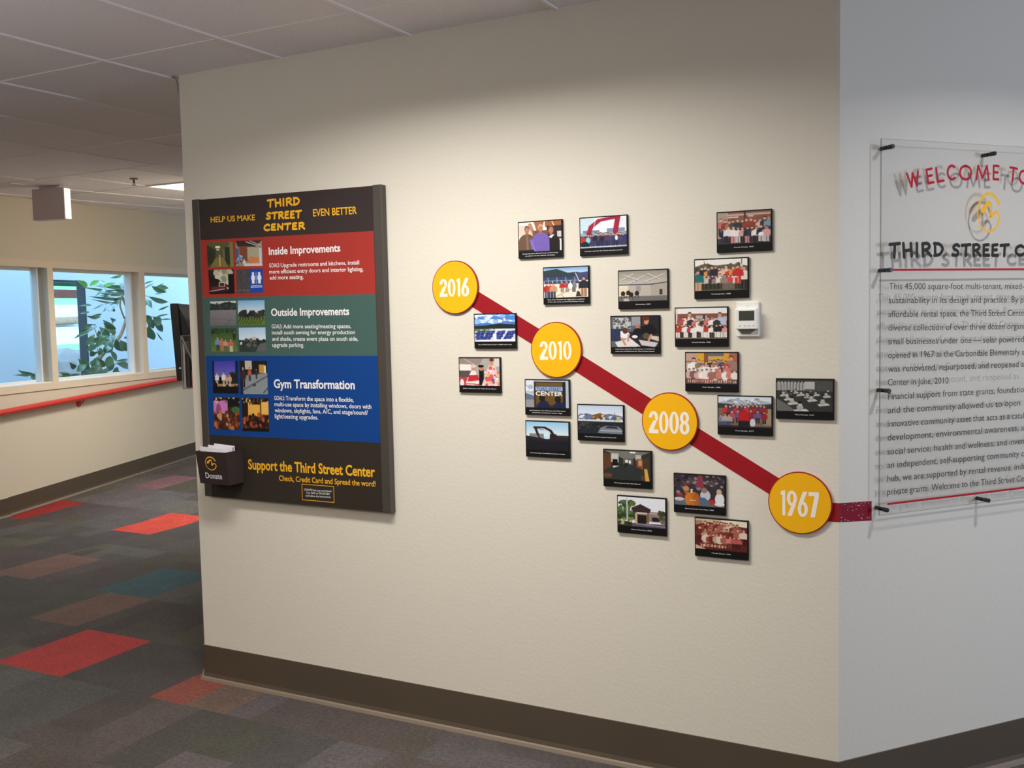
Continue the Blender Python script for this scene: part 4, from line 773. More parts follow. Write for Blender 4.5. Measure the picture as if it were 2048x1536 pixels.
def p_fourth_sepia():
    S1 = [(110, 44, 38), (150, 70, 58), (196, 160, 140), (84, 34, 32), (226, 206, 184), (130, 54, 48), (170, 100, 84)]; S2 = [(70, 30, 28), (120, 60, 50)]
    c = C43((206, 184, 156), 20); c.rect(.5, 0, 1, .2, (236, 224, 196)); c.rect(0, .06, .14, .5, (170, 128, 100)); c.line(.02, .3, .4, .04, .02, (226, 210, 186)); c.poly([(0, .22), (.25, .1), (1, .2), (1, 1), (0, 1)], (96, 40, 36)); c.poly([(0, .86), (.2, .98), (.2, 1), (0, 1)], (210, 176, 150))
    sk = [(214, 150, 124), (196, 130, 108), (226, 170, 146)]; hr = [(50, 22, 20), (80, 36, 28), (110, 60, 44)]
    c.crowd(11, .16, .84, .6, .5, S1, S2, sk, hr); c.crowd(9, .04, .98, .78, .5, S1, S2, sk, hr); c.crowd(7, .1, .6, .92, .46, S1, S2, sk, hr, sit=True); c.crowd(3, .64, .86, .9, .4, [(214, 130, 124), (190, 90, 84)], S2, sk, hr); c.rect(.5, .92, 1, 1, (92, 38, 34)); return c.done()

PD = {1: (p_three_men, 'board-mounted photo of three men, the middle one in a purple shirt', ["George Stranahan, Michael Kinsley and Rick Young,", "co-chairs of the capital campaign."]),
 2: (p_red_arm, 'board-mounted photo of a crowd under a tall red digger arm', ["Volunteers made the Third Street renovation possible."]),
 3: (p_solar_people, 'board-mounted photo of volunteers in red by solar panels under a dark hill', ["Many of the volunteers who supported the completion", "of the solar array and the Third Street Center."]),
 4: (p_fourth_87, 'topmost board-mounted class photo, children in rows before a brown wall, captioned Fourth Grade', ["Fourth Grade, 1987"]),
 5: (p_gym, 'board-mounted photo of an empty gymnasium with a few dark chairs', ["Gymnasium, 2008"]),
 6: (p_kinder, 'board-mounted class photo outdoors on grass with bare trees behind, second from the top right', ["Kindergarten, 1988"]),
 7: (p_array, 'board-mounted photo of blue solar panels under a cloudy blue sky, overlapping the red stripe', ["One of Third Street Center's 152kW solar arrays."]),
 8: (p_dancers, 'leftmost board-mounted photo, dancers in red and white skirts', ["Ballet Folklorico in the Third Street Center"]),
 9: (p_tsc_sign, 'board-mounted photo of two people before a sign, just under the 2010 disc', ["Jeff Dickinson, Carol Brooks and Colin Laird", "install the completed center sign."]),
 10: (p_excavator, 'board-mounted photo of a dark excavator against pale blue sky', ["Ground breaking on the addition and pavement changes."]),
 11: (p_cupola, 'board-mounted photo of a roof cupola being built, pale pickup truck below', ["The round room cupola being built."]),
 12: (p_volunteers, 'board-mounted photo of people leaning over plans on a table', ["Community volunteers work together to identify the", "areas that will become the Third Street Center."]),
 13: (p_second_86, 'board-mounted class photo left of the white thermostat, children in white before a brick wall', ["Second Grade, 1986"]),
 14: (p_first_86, 'board-mounted class photo with a yellow backdrop, below the thermostat', ["First Grade, 1986"]),
 15: (p_third_67, 'black and white board-mounted photo of a classroom full of desks, at the wall corner', ["Third Grade, 1967"]),
 16: (p_first_77, 'board-mounted class photo of children in red before snowy mountains', ["First Grade, 1977"]),
 17: (p_hall, 'board-mounted photo of a dim school corridor with wooden doors', ["Clearing out the old school."]),
 18: (p_pumpkin, 'board-mounted photo of children around a large orange pumpkin', ["Second Grade Fort View, 1980"]),
 19: (p_entrance, 'board-mounted photo of a school entrance with a gabled porch and flagpole', ["School Entrance, 2004"]),
 20: (p_fourth_sepia, 'lowest board-mounted class photo, faded reddish print of children in rows', ["Fourth Grade, 1980"])}
for k, (fn, label, cap) in PD.items():
    x0, z0, x1, z1 = PHOTO[k]; w, h = x1-x0, z1-z0
    t = thing('photo_board', label, 'photograph', ((x0+x1)/2, DY, (z0+z1)/2), 0, 'photographs around the timeline')
    w2, h2 = w/2, h/2
    m = MB(); m.box(-w2, -.010, -h2, w2, 0, h2); m.obj('mount_board', 'black', t, bevel=.0012)
    ph = .80 if len(cap) == 1 else .82
    mx = .0035; zt = h2-.004; zb = h2-h*ph
    picture(fn(), [(-w2+mx, zt), (w2-mx, zt), (w2-mx, zb), (-w2+mx, zb)], -.0103, 'print', t)
    m = MB()
    for i, s in enumerate(cap):
        hw = min(.40*w, len(s)*.0017); zz = zb-.0125 if len(cap) == 1 else zb-.0085-.0075*i
        write(m, s, (-hw, zz), (hw, zz), .0033, -.0104, .3)
    m.obj('caption', 'white', t)
    if k == 9:
        m = MB(); write(m, 'THIRD STREET', (-w2+w*.27, zt-h*.27), (-w2+w*.82, zt-h*.27), .009, -.0105, .6); m.obj('sign_lettering', 'blue', t)
        m = MB(); write(m, 'CENTER', (-w2+w*.25, zt-h*.42), (-w2+w*.85, zt-h*.42), .014, -.0105, 1); m.obj('sign_lettering', 'paper', t)

# ------------------------------------------------------------------ timeline: stripe and year discs
cs = [Vector((m[0], m[1])) for m in MED]
st = thing('timeline_stripe', 'wide dark red stripe running diagonally between the yellow discs and round the corner', 'wall stripe', (XC, DY, 0))
m = MB(); hw = .0303
for a, b in zip(cs[:-1], cs[1:]):
    d = (b-a).normalized(); n = Vector((-d.y, d.x))*hw
    q = [a+n, b+n, b-n, a-n]; m.slab([(p.x-XC, p.y) for p in q], -.0007, -.0001)
m.slab([(cs[3].x-XC, STR_R[2][1]), (-.0002, STR_R[2][1]), (-.0002, STR_R[0][1]), (cs[3].x-XC, STR_R[0][1])], -.0008, -.0001)
m.obj('diagonal_band', 'vinyl', st)
m = MB(); v = []
for (s, z) in [(0, STR_R[0][1]), STR_R[1], STR_R[3], (0, STR_R[2][1])]: v.append(DR*s+NR*.0008+Vector((0, 0, z)))
m.add([tuple(p) for p in v], [(0, 3, 2, 1)])
m.obj('end_band', 'vinylworn', st)['label'] = 'darker worn end of the stripe with pale flecks'
m = MB(); r = random.Random(3)
for i in range(46):
    s = r.uniform(.004, .122); z = STR_R[2][1]+.002+r.random()**.5*.054 if r.random() < .75 else STR_R[2][1]+r.uniform(0, .005); a = r.uniform(.0004, .0014)*(1.8 if r.random() < .15 else 1)
    m.add([tuple(DR*(s+a*1.4*math.cos(w))+NR*.0011+Vector((0, 0, z+a*math.sin(w)))) for w in np.linspace(0, 6.28, 6)[:-1]], [(0, 1, 2, 3, 4)])
o = m.obj('worn_fleck', 'paper', st); o['kind'] = 'stuff'
for (x, z, r), yr, pos in zip(MED, ['2016', '2010', '2008', '1967'], ['top left end of the red stripe', 'second along the red stripe', 'third along the red stripe', 'lower right end of the red stripe']):
    t = thing('year_disc', 'round yellow disc with dark red rim reading %s, %s' % (yr, pos), 'wall disc', (x, DY, z), 0, 'year discs on the timeline')
    A = np.linspace(0, 2*math.pi, 96, endpoint=False)
    m = MB(); m.slab([(r*math.cos(a), r*math.sin(a)) for a in A], -.0085, 0); m.obj('rim', 'discrim', t)
    m = MB(); q = r*.966; m.slab([(q*math.cos(a), q*math.sin(a)) for a in A], -.0098, -.0085); m.obj('face', 'yellow', t)
    n = NUM[yr]; a0, b0, a1, b1 = n; W_, H_ = a1-a0, b1-b0
    ws = {'1': .62}; tot = sum(ws.get(d, 1) for d in yr)+.06*3; xx = a0-x; m = MB()
    for d in yr:
        dw_ = W_*ws.get(d, 1)/tot; digit(m, d, xx, b0-z, dw_, H_, -.0100); xx += dw_+W_*.06/tot
    m.obj('numeral', 'numeral', t)

# ------------------------------------------------------------------ thermostat
q = THERM; x0, x1, z0, z1 = -.8185, -.7485, 1.468, 1.576; tx, tz = (x0+x1)/2, z0
t = thing('thermostat', 'white wall thermostat with grey screen, right of the class photos', 'thermostat', (tx, DY, tz))
hw = (x1-x0)/2
m = MB(); m.box(-hw, -.010, 0, hw, 0, z1-z0); m.obj('back_plate', 'plastic', t, bevel=.002)
m = MB(); b0, b1 = .023, .087; m.box(-hw+.001, -.030, b0, hw-.001, -.010, b1); m.obj('body', 'plastic', t, bevel=.003)
m = MB(); sx0, sz1 = q[0][0]-tx, q[0][1]-tz; sx1, sz0 = q[1][0]-tx, q[1][1]-tz; m.box(sx0, -.0306, sz0, sx1, -.0298, sz1); m.obj('screen', 'screen', t)
for i in range(2, 6):
    m = MB(); bx, bz = q[i][0]-tx, .0335; m.box(bx-.0035, -.0306, bz-.0018, bx+.0035, -.030, bz+.0018); m.obj('button', 'mark', t, bevel=.0003)
m = MB(); m.slab([(-hw+.004, b0+.001), (hw-.006, b0+.001), (hw*.25, .008), (-hw*.5, .008)], -.0108, -.0099); m.obj('sensor_cover', 'greyp', t)
m = MB(); m.slab([(-.002, .093), (.002, .093), (.0006, .098), (-.0006, .098)], -.0104, -.0099); m.obj('indicator_mark', 'mark', t)

# ------------------------------------------------------------------ information board with coloured panels
pn = PANEL; px, pz = -2.61, pn['BL'][1]
t = thing('information_board', 'tall brown information board with red, green and blue panels and side rails', 'notice board', (px, DY, pz))
R = lambda p: (p[0]-px, p[1]-pz)
L = lambda P, s, k: tuple(P[0][i]*(1-s)+P[1][i]*s for i in (0, 1))
TL, TR, BL_, BR_ = R(pn['TL']), R(pn['TR']), R(pn['BL']), R(pn['BR'])
xl = R(pn['railLw'])[0]; xr = R(pn['railRx'])[0]
zt = lambda x: TL[1]+(TR[1]-TL[1])*(x-TL[0])/(TR[0]-TL[0]); zb_ = lambda x: BL_[1]+(BR_[1]-BL_[1])*(x-BL_[0])/(BR_[0]-BL_[0])
green_bot = R(pn['blue'][3])[1]
m = MB(); m.slab([(xl, green_bot), (xr, green_bot), (xr, zt(xr)-.003), (xl, zt(xl)-.003)], -.0285, 0); m.obj('face_board', 'board', t)
m = MB(); m.slab([(xl, zb_(xl)), (xr, zb_(xr)), (xr, green_bot), (xl, green_bot)], -.0285, 0); m.obj('lower_face', 'boardlow', t)
m = MB(); m.slab([(TL[0], BL_[1]), (xl, zb_(xl)), (xl, zt(xl)), TL], -.031, 0); m.obj('side_rail', 'rail', t, bevel=.003)
m = MB(); m.slab([(xr, zb_(xr)), (TR[0], BR_[1]), TR, (xr, zt(xr))], -.031, 0); m.obj('side_rail', 'rail', t, bevel=.003)
sec = {}
for k, off in (('red', 0), ('green', 1), ('blue', 2)):
    P = [R(p) for p in pn[k]]; x0 = xl+.0005; x1 = xr-.0005
    za, zb2 = (P[0][1]+P[1][1])/2, (P[2][1]+P[3][1])/2
    m = MB(); m.flat([(x0, P[3][1]), (x1, P[2][1]), (x1, P[1][1]), (x0, P[0][1])], -.0290); sec[k] = m.obj('%s_panel' % k, k, t)
texts = {}
for (g, col), s, a, b, cap, bold in PTEXT: texts.setdefault((g, col), []).append((s, R(a), R(b), cap, bold))
NM = {'heading_letters': ('heading_lettering', t), 'red': ('panel_lettering', sec['red']), 'green': ('panel_lettering', sec['green']), 'blue': ('panel_lettering', sec['blue']), 'support': ('support_lettering', t)}
for (g, col), L_ in texts.items():
    if g != 'notice':
        for (s, a, b, cap, bold) in L_: m = MB(); write(m, s, a, b, cap, -.0296, bold); m.obj(NM[g][0], col, NM[g][1])
        continue
    m = MB()
    for (s, a, b, cap, bold) in L_: write(m, s, a, b, cap, -.0296, bold)
    if g == 'notice':
        nb_ = [R(p) for p in pn['notice']]; f = MB(); x0, x1, z1, z0 = nb_[3][0], nb_[1][0], nb_[0][1], nb_[2][1]; e = .0024
        for (p0, q0, p1, q1) in [(x0, z0, x1, z0+e), (x0, z1-e, x1, z1), (x0, z0+e, x0+e, z1-e), (x1-e, z0+e, x1, z1-e)]: f.flat([(p0, q0), (p1, q0), (p1, q1), (p0, q1)], -.0294)
        nf = f.obj('notice_border', 'gold', t); m.obj('notice_lettering', 'white', nf)
for w in ('THIRD', 'STREET', 'CENTER'):
    m = MB(); handword(m, w, [R(p) for p in HANDQ[w]], .0085, -.0296); m.obj('brush_lettering', 'gold', t)
def pic(seed, fn, n=110):
    c = Cv(n, n, (0, 0, 0), seed); fn(c); return c.done(7)
def i_r1(c): c.grad(0, 1, (92, 92, 60), (84, 76, 44)); c.poly([(0, .1), (.34, .3), (.34, .6), (0, 1)], (52, 58, 44)); c.poly([(1, 0), (.62, .3), (.62, .6), (1, 1)], (110, 108, 74)); c.rect(.68, .2, .9, .9, (44, 50, 42)); c.ell(.13, .6, .14, .26, (46, 52, 40)); c.poly([(.34, .6), (.62, .6), (.8, 1), (.1, 1)], (130, 112, 62)); c.ell(.42, .2, .1, .05, (246, 240, 206)); c.ell(.42, .3, .06, .03, (230, 222, 180)); c.rect(.46, .5, .5, .95, (206, 190, 140)); c.rect(.86, 0, 1, 1, (126, 120, 70))
def i_r2(c): c.rect(0, 0, 1, 1, (150, 138, 112)); c.poly([(0, 0), (1, 0), (.75, .25), (.1, .25)], (52, 44, 44)); c.line(.4, .05, .8, .2, .03, (206, 200, 196)); c.line(.55, .02, .95, .2, .03, (190, 184, 180)); c.rect(.15, .22, .45, .8, (128, 70, 50)); c.poly([(.45, .25), (1, .3), (1, .85), (.45, .7)], (166, 164, 136)); c.poly([(.52, .62), (.9, .68), (.84, .9), (.5, .86)], (214, 122, 72)); c.rect(0, .3, .12, .9, (70, 90, 130)); c.blobs(14, 0, .6, .34, .95, .02, .06, [(206, 210, 220), (60, 60, 70), (110, 140, 180)]); c.poly([(.3, .88), (1, .9), (1, 1), (.3, 1)], (206, 200, 200)); c.rect(.88, .3, .96, .9, (196, 200, 210))
def i_r3(c): c.rect(0, 0, 1, 1, (40, 34, 30)); c.poly([(.3, 0), (.9, 0), (.75, .6), (.3, .5)], (170, 168, 140)); c.blobs(30, .3, 0, .9, .5, .06, .12, [(190, 186, 160), (150, 146, 120), (206, 204, 184)]); c.poly([(.02, .3), (.4, .4), (.55, .6), (.1, .66)], (30, 24, 24)); c.poly([(.1, .72), (.7, .6), (.75, .78), (.1, .92)], (110, 36, 40)); c.rect(.4, .52, .62, .7, (220, 220, 214)); c.rect(.43, .55, .6, .68, (50, 44, 44)); c.poly([(.7, .74), (.96, .7), (.96, .74), (.72, .82)], (206, 200, 200)); c.rect(.76, .2, 1, 1, (22, 20, 22)); c.line(.05, .88, .6, .8, .03, (196, 190, 186)); c.rect(0, .92, 1, 1, (26, 22, 22))
def i_r4(c):
    c.rect(0, 0, 1, 1, (74, 72, 74)); c.blobs(50, 0, 0, .55, 1, .02, .05, [(84, 82, 84), (66, 64, 68)]); c.rect(0, .86, .6, .89, (110, 108, 108)); c.rect(.5, .02, 1, 1, (28, 72, 168)); W_ = (236, 238, 246)
    for x in (.63, .86): c.ell(x, .2, .045, .06, W_); c.ell(x, .38, .075, .14, W_); c.rect(x-.05, .44, x+.05, .62, W_)
    c.rect(.735, .14, .755, .64, W_); c.rect(.55, .69, .95, .705, W_)
def i_g1(c): c.grad(0, .3, (206, 212, 214), (180, 186, 190)); c.poly([(0, .08), (.3, .14), (.6, .04), (1, .1), (1, .4), (0, .38)], (44, 54, 54)); c.blobs(24, 0, .1, 1, .34, .03, .07, [(36, 44, 44), (66, 76, 72), (50, 60, 56)]); c.grad(.36, 1, (132, 128, 130), (112, 108, 112)); c.line(0, .7, 1, .8, .01, (90, 90, 94)); c.line(.6, 1, .8, .7, .015, (84, 84, 88))
def i_g2(c):
    c.grad(0, .55, (120, 178, 222), (226, 232, 230)); c.rect(0, .6, 1, 1, (96, 124, 50)); c.blobs(30, .05, .45, 1, .62, .04, .08, [(44, 48, 44), (70, 62, 58), (30, 34, 32)])
    for k in range(9): x = .08+k*.105; c.rect(x-.02, .5, x+.025, .76, (50, 48, 56)); c.poly([(x, .74), (x+.03, .74), (x-.1, .95), (x-.14, .95)], (46, 58, 30))
def i_g3(c):
    c.grad(0, 1, (56, 84, 44), (104, 128, 64)); c.blobs(20, 0, 0, 1, .2, .04, .08, [(34, 54, 34), (50, 76, 44)]); c.person(.26, .95, .6, (110, 150, 190), (60, 60, 70)); c.person(.42, .95, .55, (196, 120, 90), (180, 120, 90)); c.person(.56, .96, .5, (206, 150, 126), (110, 90, 80)); c.person(.76, 1, .56, (190, 110, 84), (206, 206, 200)); c.person(.9, .5, .35, (50, 50, 50), (40, 40, 40))
def i_g4(c): c.grad(0, .6, (166, 202, 236), (232, 236, 238)); c.poly([(.3, .45), (.6, .38), (.75, .46), (.75, .54), (.3, .54)], (196, 188, 180)); c.rect(0, .52, 1, 1, (52, 62, 60)); c.blobs(30, 0, .5, 1, .75, .03, .07, [(34, 44, 42), (70, 80, 74), (96, 96, 96)]); c.poly([(.75, .7), (1, .6), (1, 1), (.6, 1)], (100, 98, 100)); c.rect(.05, .6, .12, .7, (226, 230, 236))
def i_b1(c): c.grad(0, .5, (70, 60, 180), (110, 116, 190)); c.rect(0, 0, .08, 1, (24, 24, 60)); c.rect(.9, 0, 1, 1, (26, 24, 54)); c.blobs(16, .7, .4, 1, .7, .04, .08, [(40, 40, 36), (30, 34, 40)]); c.rect(0, .7, 1, .78, (170, 130, 90)); [c.person(x, .78, h, col, (206, 190, 170)) for x, h, col in [(.18, .44, (230, 220, 210)), (.44, .46, (236, 226, 210)), (.56, .36, (206, 160, 130)), (.68, .38, (214, 170, 140))]]; c.rect(0, .78, 1, 1, (16, 16, 24)); c.blobs(12, 0, .74, 1, .84, .03, .05, [(16, 16, 24)])
def i_b2(c): c.rect(0, 0, 1, 1, (30, 28, 32)); c.rect(.2, 0, .45, .26, (196, 186, 166)); c.poly([(.1, .45), (1, .36), (1, 1), (.1, 1)], (140, 148, 152)); c.line(.05, .9, 1, .45, .03, (60, 64, 72)); c.rect(.7, .12, .9, .36, (196, 150, 56)); c.person(.12, .8, .62, (60, 40, 44), (40, 36, 44)); c.person(.36, .6, .4, (190, 90, 60), (50, 46, 56)); c.person(.6, .54, .3, (60, 50, 70), (50, 50, 60)); c.ell(.5, .72, .08, .04, (70, 70, 76)); c.rect(.88, .15, .95, .36, (230, 226, 220)); c.line(.84, .95, 1, .8, .03, (40, 40, 46))
def i_b3(c): c.rect(0, 0, 1, 1, (66, 40, 32)); c.rect(0, .1, .55, .5, (206, 130, 190)); c.ell(.2, .4, .1, .2, (150, 80, 130)); c.rect(.55, 0, 1, .3, (26, 22, 26)); c.blobs(26, 0, 0, 1, .14, .02, .04, [(20, 18, 20), (230, 206, 150), (60, 40, 36)]); c.ell(.85, .38, .16, .1, (60, 110, 60)); c.blobs(60, 0, .45, 1, 1, .03, .07, [(150, 76, 44), (110, 56, 36), (190, 110, 66), (60, 30, 26), (206, 150, 100), (84, 44, 32)])
def i_b4(c): c.rect(0, 0, 1, 1, (40, 26, 20)); c.blobs(30, 0, 0, 1, .18, .015, .035, [(230, 196, 120), (26, 20, 20), (110, 76, 40)]); c.rect(.24, .2, .68, .55, (236, 176, 76)); c.rect(.72, .12, 1, .5, (240, 186, 84)); c.rect(.68, .1, .72, .6, (30, 20, 18)); c.blobs(70, 0, .5, 1, 1, .03, .06, [(150, 76, 40), (60, 34, 26), (96, 50, 32), (30, 20, 18), (180, 96, 50)]); c.rect(0, .9, 1, 1, (22, 18, 18))
for k, fn in dict(r1=i_r1, r2=i_r2, r3=i_r3, r4=i_r4, g1=i_g1, g2=i_g2, g3=i_g3, g4=i_g4, b1=i_b1, b2=i_b2, b3=i_b3, b4=i_b4).items():
    par = sec[{'r': 'red', 'g': 'green', 'b': 'blue'}[k[0]]]; Q = [R(p) for p in PICS[k]]
    o = picture(pic(sum(map(ord, k)), fn), Q, -.0297, 'picture', par)
    if k == 'r4':
        m = MB(); a = [Q[3][0]+(Q[2][0]-Q[3][0])*u for u in (.54, .96)]; z = Q[3][1]+(Q[0][1]-Q[3][1])*.19; write(m, 'RESTROOM', (a[0], z), (a[1], z), .0065, -.0299, .2); m.obj('panel_lettering', 'white', par)

# donation box on the board and its envelopes
bx0, bx1, z0, z1 = -3.0246, -2.8630, .884, 1.020; yb = DY-.031
t = thing('donation_box', 'small open black box reading Donate on the lower left of the brown board', 'donation box', ((bx0+bx1)/2, yb, z0))
h = (bx1-bx0)/2; H = z1-z0; d0, d1 = .081, .100; w = .003
m = MB()
def wedge(x0, x1, a0, a1, b0, b1, zlo, zhi):
    """box whose front/back depth differ at bottom (a) and top (b)"""
    m.add([(x0, -a1, zlo), (x1, -a1, zlo), (x1, -a0, zlo), (x0, -a0, zlo), (x0, -b1, zhi), (x1, -b1, zhi), (x1, -b0, zhi), (x0, -b0, zhi)], [(0, 3, 2, 1), (4, 5, 6, 7), (0, 1, 5, 4), (1, 2, 6, 5), (2, 3, 7, 6), (3, 0, 4, 7)])
wedge(-h, h, d0-w, d0, d1-w, d1, 0, H); wedge(-h, h, 0, w, 0, w, 0, H+.006); wedge(-h, -h+w, w, d0-w, w, d1-w, 0, H); wedge(h-w, h, w, d0-w, w, d1-w, 0, H); wedge(-h+w, h-w, w, d0-w, w, d0-w, 0, w)
m.obj('box_body', 'board', t)
fy = lambda z: -(d0+(d1-d0)*z/H)-.0006
def on_front(mb):
    mb.v = [(x, fy(z)+(y if abs(y) < .001 else 0), z) for x, y, z in mb.v]; return mb
lg = DON['logo']; cxm = (bx0+bx1)/2; m = MB()
logo(m, (lg[0][0]+lg[1][0])/2-cxm+.002, (lg[2][1]+lg[3][1])/2-z0, (lg[1][0]-lg[0][0])/2*.92, (lg[2][1]-lg[3][1])/2*.92, 0, .0042); on_front(m).obj('ring_logo', 'gold', t)
wd_ = DON['word']; m = MB(); write(m, 'Donate', (wd_[0][0]-cxm+.004, wd_[0][1]-z0+.002), (wd_[1][0]-cxm+.004, wd_[0][1]-z0+.002), .0235, 0, .4); on_front(m).obj('lettering', 'paper', t)
EL = ['front white envelope in the donation box, set lower at the left', 'middle white envelope in the donation box', 'rear white envelope in the donation box, standing tallest at the right']
EG = [(-h+.004, h-.036, .143, -.078), (-h+.030, h-.018, .148, -.060), (-h+.046, h-.004, .152, -.042)]
for i, ((a, b, zz, yy), lab) in enumerate(zip(EG, EL)):
    t = thing('envelope', lab, 'envelope', (cxm, yb+yy, z0+.004), 0, 'envelopes in the donation box')
    m = MB(); lean = .012; e = .0012
    m.add([(a, -e, 0), (b, -e, 0), (b, e, 0), (a, e, 0), (a+.002, -e-lean*0, zz+.006), (b, -e, zz), (b, e, zz), (a+.002, e, zz+.006)], [(0, 3, 2, 1), (4, 5, 6, 7), (0, 1, 5, 4), (1, 2, 6, 5), (2, 3, 7, 6), (3, 0, 4, 7)])
    m.obj('sheet', 'paper', t)
    if i == 2: m = MB(); m.slab([(b-.010, zz-.022), (b-.006, zz-.022), (b-.003, zz-.006), (b-.007, zz-.006)], -e-.0004, -e-.0001); m.obj('ink_mark', 'ink', t)

# ------------------------------------------------------------------ clear welcome sign on stand-offs
sg = SIGN; sx0 = (sg['TL'][0]+sg['BL'][0])/2; sx1 = 1.30; sz1, sz0 = sg['TL'][1], sg['BL'][1]
t = thing('welcome_sign', 'large clear acrylic sign with red, yellow and black lettering on black standoffs', 'sign', CR, ROT_R)
m = MB(); m.slab([(sx0, sz0), (sx1, sz0), (sx1, sz1), (sx0, sz1)], -.0305, -.0245, 0, 1); m.obj('acrylic_sheet', ['acrylic', 'acredge'], t)
sd = [tuple(p) for p in sg['std']]; ts, bs = sd[1][0]-sd[0][0], 0
for (s, z) in sd+[(sd[0][0]+2*ts, sd[0][1]), (sd[4][0]+2*ts, sd[4][1])]:
    m = MB(); m.tube([(s, -.0005, z), (s, -.0235, z)], .0062, 16); m.tube([(s, -.0235, z), (s, -.0315, z)], .004, 12); m.tube([(s, -.0315, z), (s, -.049, z), (s, -.0505, z)], [.0068, .0068, .0058], 16); m.obj('standoff', 'standoff', t, smooth=False)
YT = -.0318
for s, rest, a, b, cap in STEXT:
    m = MB(); write(m, s+rest, a, b, cap, YT, 0, fit=len(s)); m.obj('text_line', 'signtxt', t)
def stripe(a, b, th):
    m = MB(); k = (sx1-.03-a[0]); m.slab([(a[0], a[1]-th/2), (a[0]+k, a[1]-th/2), (a[0]+k, a[1]+th/2), (a[0], a[1]+th/2)], YT, YT+.0004); return m
stripe(*[tuple(p) for p in sg['line1']], .0062).obj('red_line', 'signred', t); stripe(*[tuple(p) for p in sg['line2']], .0062).obj('red_line', 'signred', t)
capW = np.mean([p[3][1]-p[1][1] for p in sg['W']])-.008
for ch, a, b, tp in sg['W']:
    m = MB(); a, b = np.array(a), np.array(b); e = .0036; ax = b-a; Lw = np.linalg.norm(ax); ax = ax/Lw; up = np.array([-ax[1], ax[0]])
    if ch == 'O': Lw = max(Lw, .052)
    for st in SANS[ch]: brush(m, [tuple(a+ax*(e+p*(Lw-2*e))+up*(e+q*capW)) for p, q in st], .0078, YT)
    m.obj('letter', 'signred', t)
hq = sg['hand']; m = MB(); handword(m, 'THIRD', hq['THIRD'], .0105, YT, .34); m.obj('brush_lettering', 'signblk', t); m = MB(); handword(m, 'STREET', hq['STREET'], .0105, YT, .30); m.obj('brush_lettering', 'signblk', t); m = MB()
cq = hq['C']; cw = hq['STREET'][1][0]-hq['STREET'][0][0]; dx = cw*1.12
handword(m, 'CENTER', [cq[0], (cq[0][0]+dx, cq[0][1]), (cq[3][0]+dx, cq[3][1]), cq[3]], .0105, YT, .34)
m.obj('brush_lettering', 'signblk', t)
lg = sg['logo']; m = MB(); logo(m, (lg[0][0]+lg[1][0])/2, (lg[2][1]+lg[3][1])/2, (lg[1][0]-lg[0][0])/2*.9, (lg[2][1]-lg[3][1])/2*.94, YT, .0075); m.obj('ring_logo', 'signyel', t)

# ------------------------------------------------------------------ beyond the left corner: television and leaflet holder on the return wall
def ret(s, z): p = CL+RD*s; return (p.x, p.y, z)
t = thing('television', 'black flat television seen edge-on beyond the left wall corner, tilted down', 'television', ret(.87, 1.45), ROT_RET)
hwid = .29; zt_, zb2 = .185, -.185
def tv(x0, x1, ya_t, yb_t, ya_b, yb_b, z0, z1):
    return [(x0, ya_b, z0), (x1, ya_b, z0), (x1, yb_b, z0), (x0, yb_b, z0), (x0, ya_t, z1), (x1, ya_t, z1), (x1, yb_t, z1), (x0, yb_t, z1)]
BF = [(0, 3, 2, 1), (4, 5, 6, 7), (0, 1, 5, 4), (1, 2, 6, 5), (2, 3, 7, 6), (3, 0, 4, 7)]
m = MB(); m.add(tv(-hwid, hwid, -.146, -.108, -.130, -.092, zb2, zt_), BF); m.obj('bezel', 'dark', t, bevel=.004)
m = MB(); m.add(tv(-hwid+.015, hwid-.015, -.1475, -.146, -.1320, -.1305, zb2+.02, zt_-.015), BF); m.obj('screen', 'tvglass', t)
m = MB(); P = []
for z, y in [(.165, -.107), (.15, -.100), (.11, -.080), (.05, -.064), (-.02, -.055), (-.15, -.055), (-.165, -.090)]: P.append((y, z))
vs = [(x, y, z) for x in (-hwid+.02, hwid-.02) for (y, z) in P]; n = len(P)
m.add(vs, [(i, (i+1) % n, n+(i+1) % n, n+i) for i in range(n)]+[tuple(range(n-1, -1, -1)), tuple(range(n, 2*n))]); m.obj('back_housing', 'dark', t)
m = MB(); m.box(-.1, -.056, -.1, .1, -.02, .06); m.box(-.12, -.02, -.12, .12, 0, .1); m.obj('wall_bracket', 'dark', t)
m = MB(); m.tube([(hwid, -.113, -.125), (hwid+.002, -.113, -.125)], .005, 12); m.obj('label_dot', 'white', t)
t = thing('leaflet_holder', 'clear acrylic leaflet holder on the edge of the left wall corner', 'leaflet holder', ret(.25, 1.255), ROT_RET)
m = MB(); a, H = .115, .232; e = .0025; D0 = .055
m.box(-a, -e, 0, a, 0, H+.02); m.box(-a, -D0, 0, a, -D0+e, H); m.box(-a, -D0+e, 0, a, -e, e)
m.obj('tray', ['acrylic'], t)
m = MB(); m.box(a-e, -D0, 0, a, 0, H); m.obj('side_panel', ['acrylic'], t); m = MB(); m.box(-a, -D0, 0, -a+e, 0, H); m.obj('side_panel', ['acrylic'], t)
m = MB()
for (y0, z0, y1, z1) in [(-D0, 0, -D0, H), (-D0, 0, 0, 0), (-D0, H, 0, H)]:
    m.tube([(a+.0005, y0, z0), (a+.0005, y1, z1)], .0016, 6)
m.tube([(a+.0005, -D0+.004, H-.004), (a+.0005, -.008, H-.115)], .0045, 6); m.obj('moulded_edge', 'greyp', t)
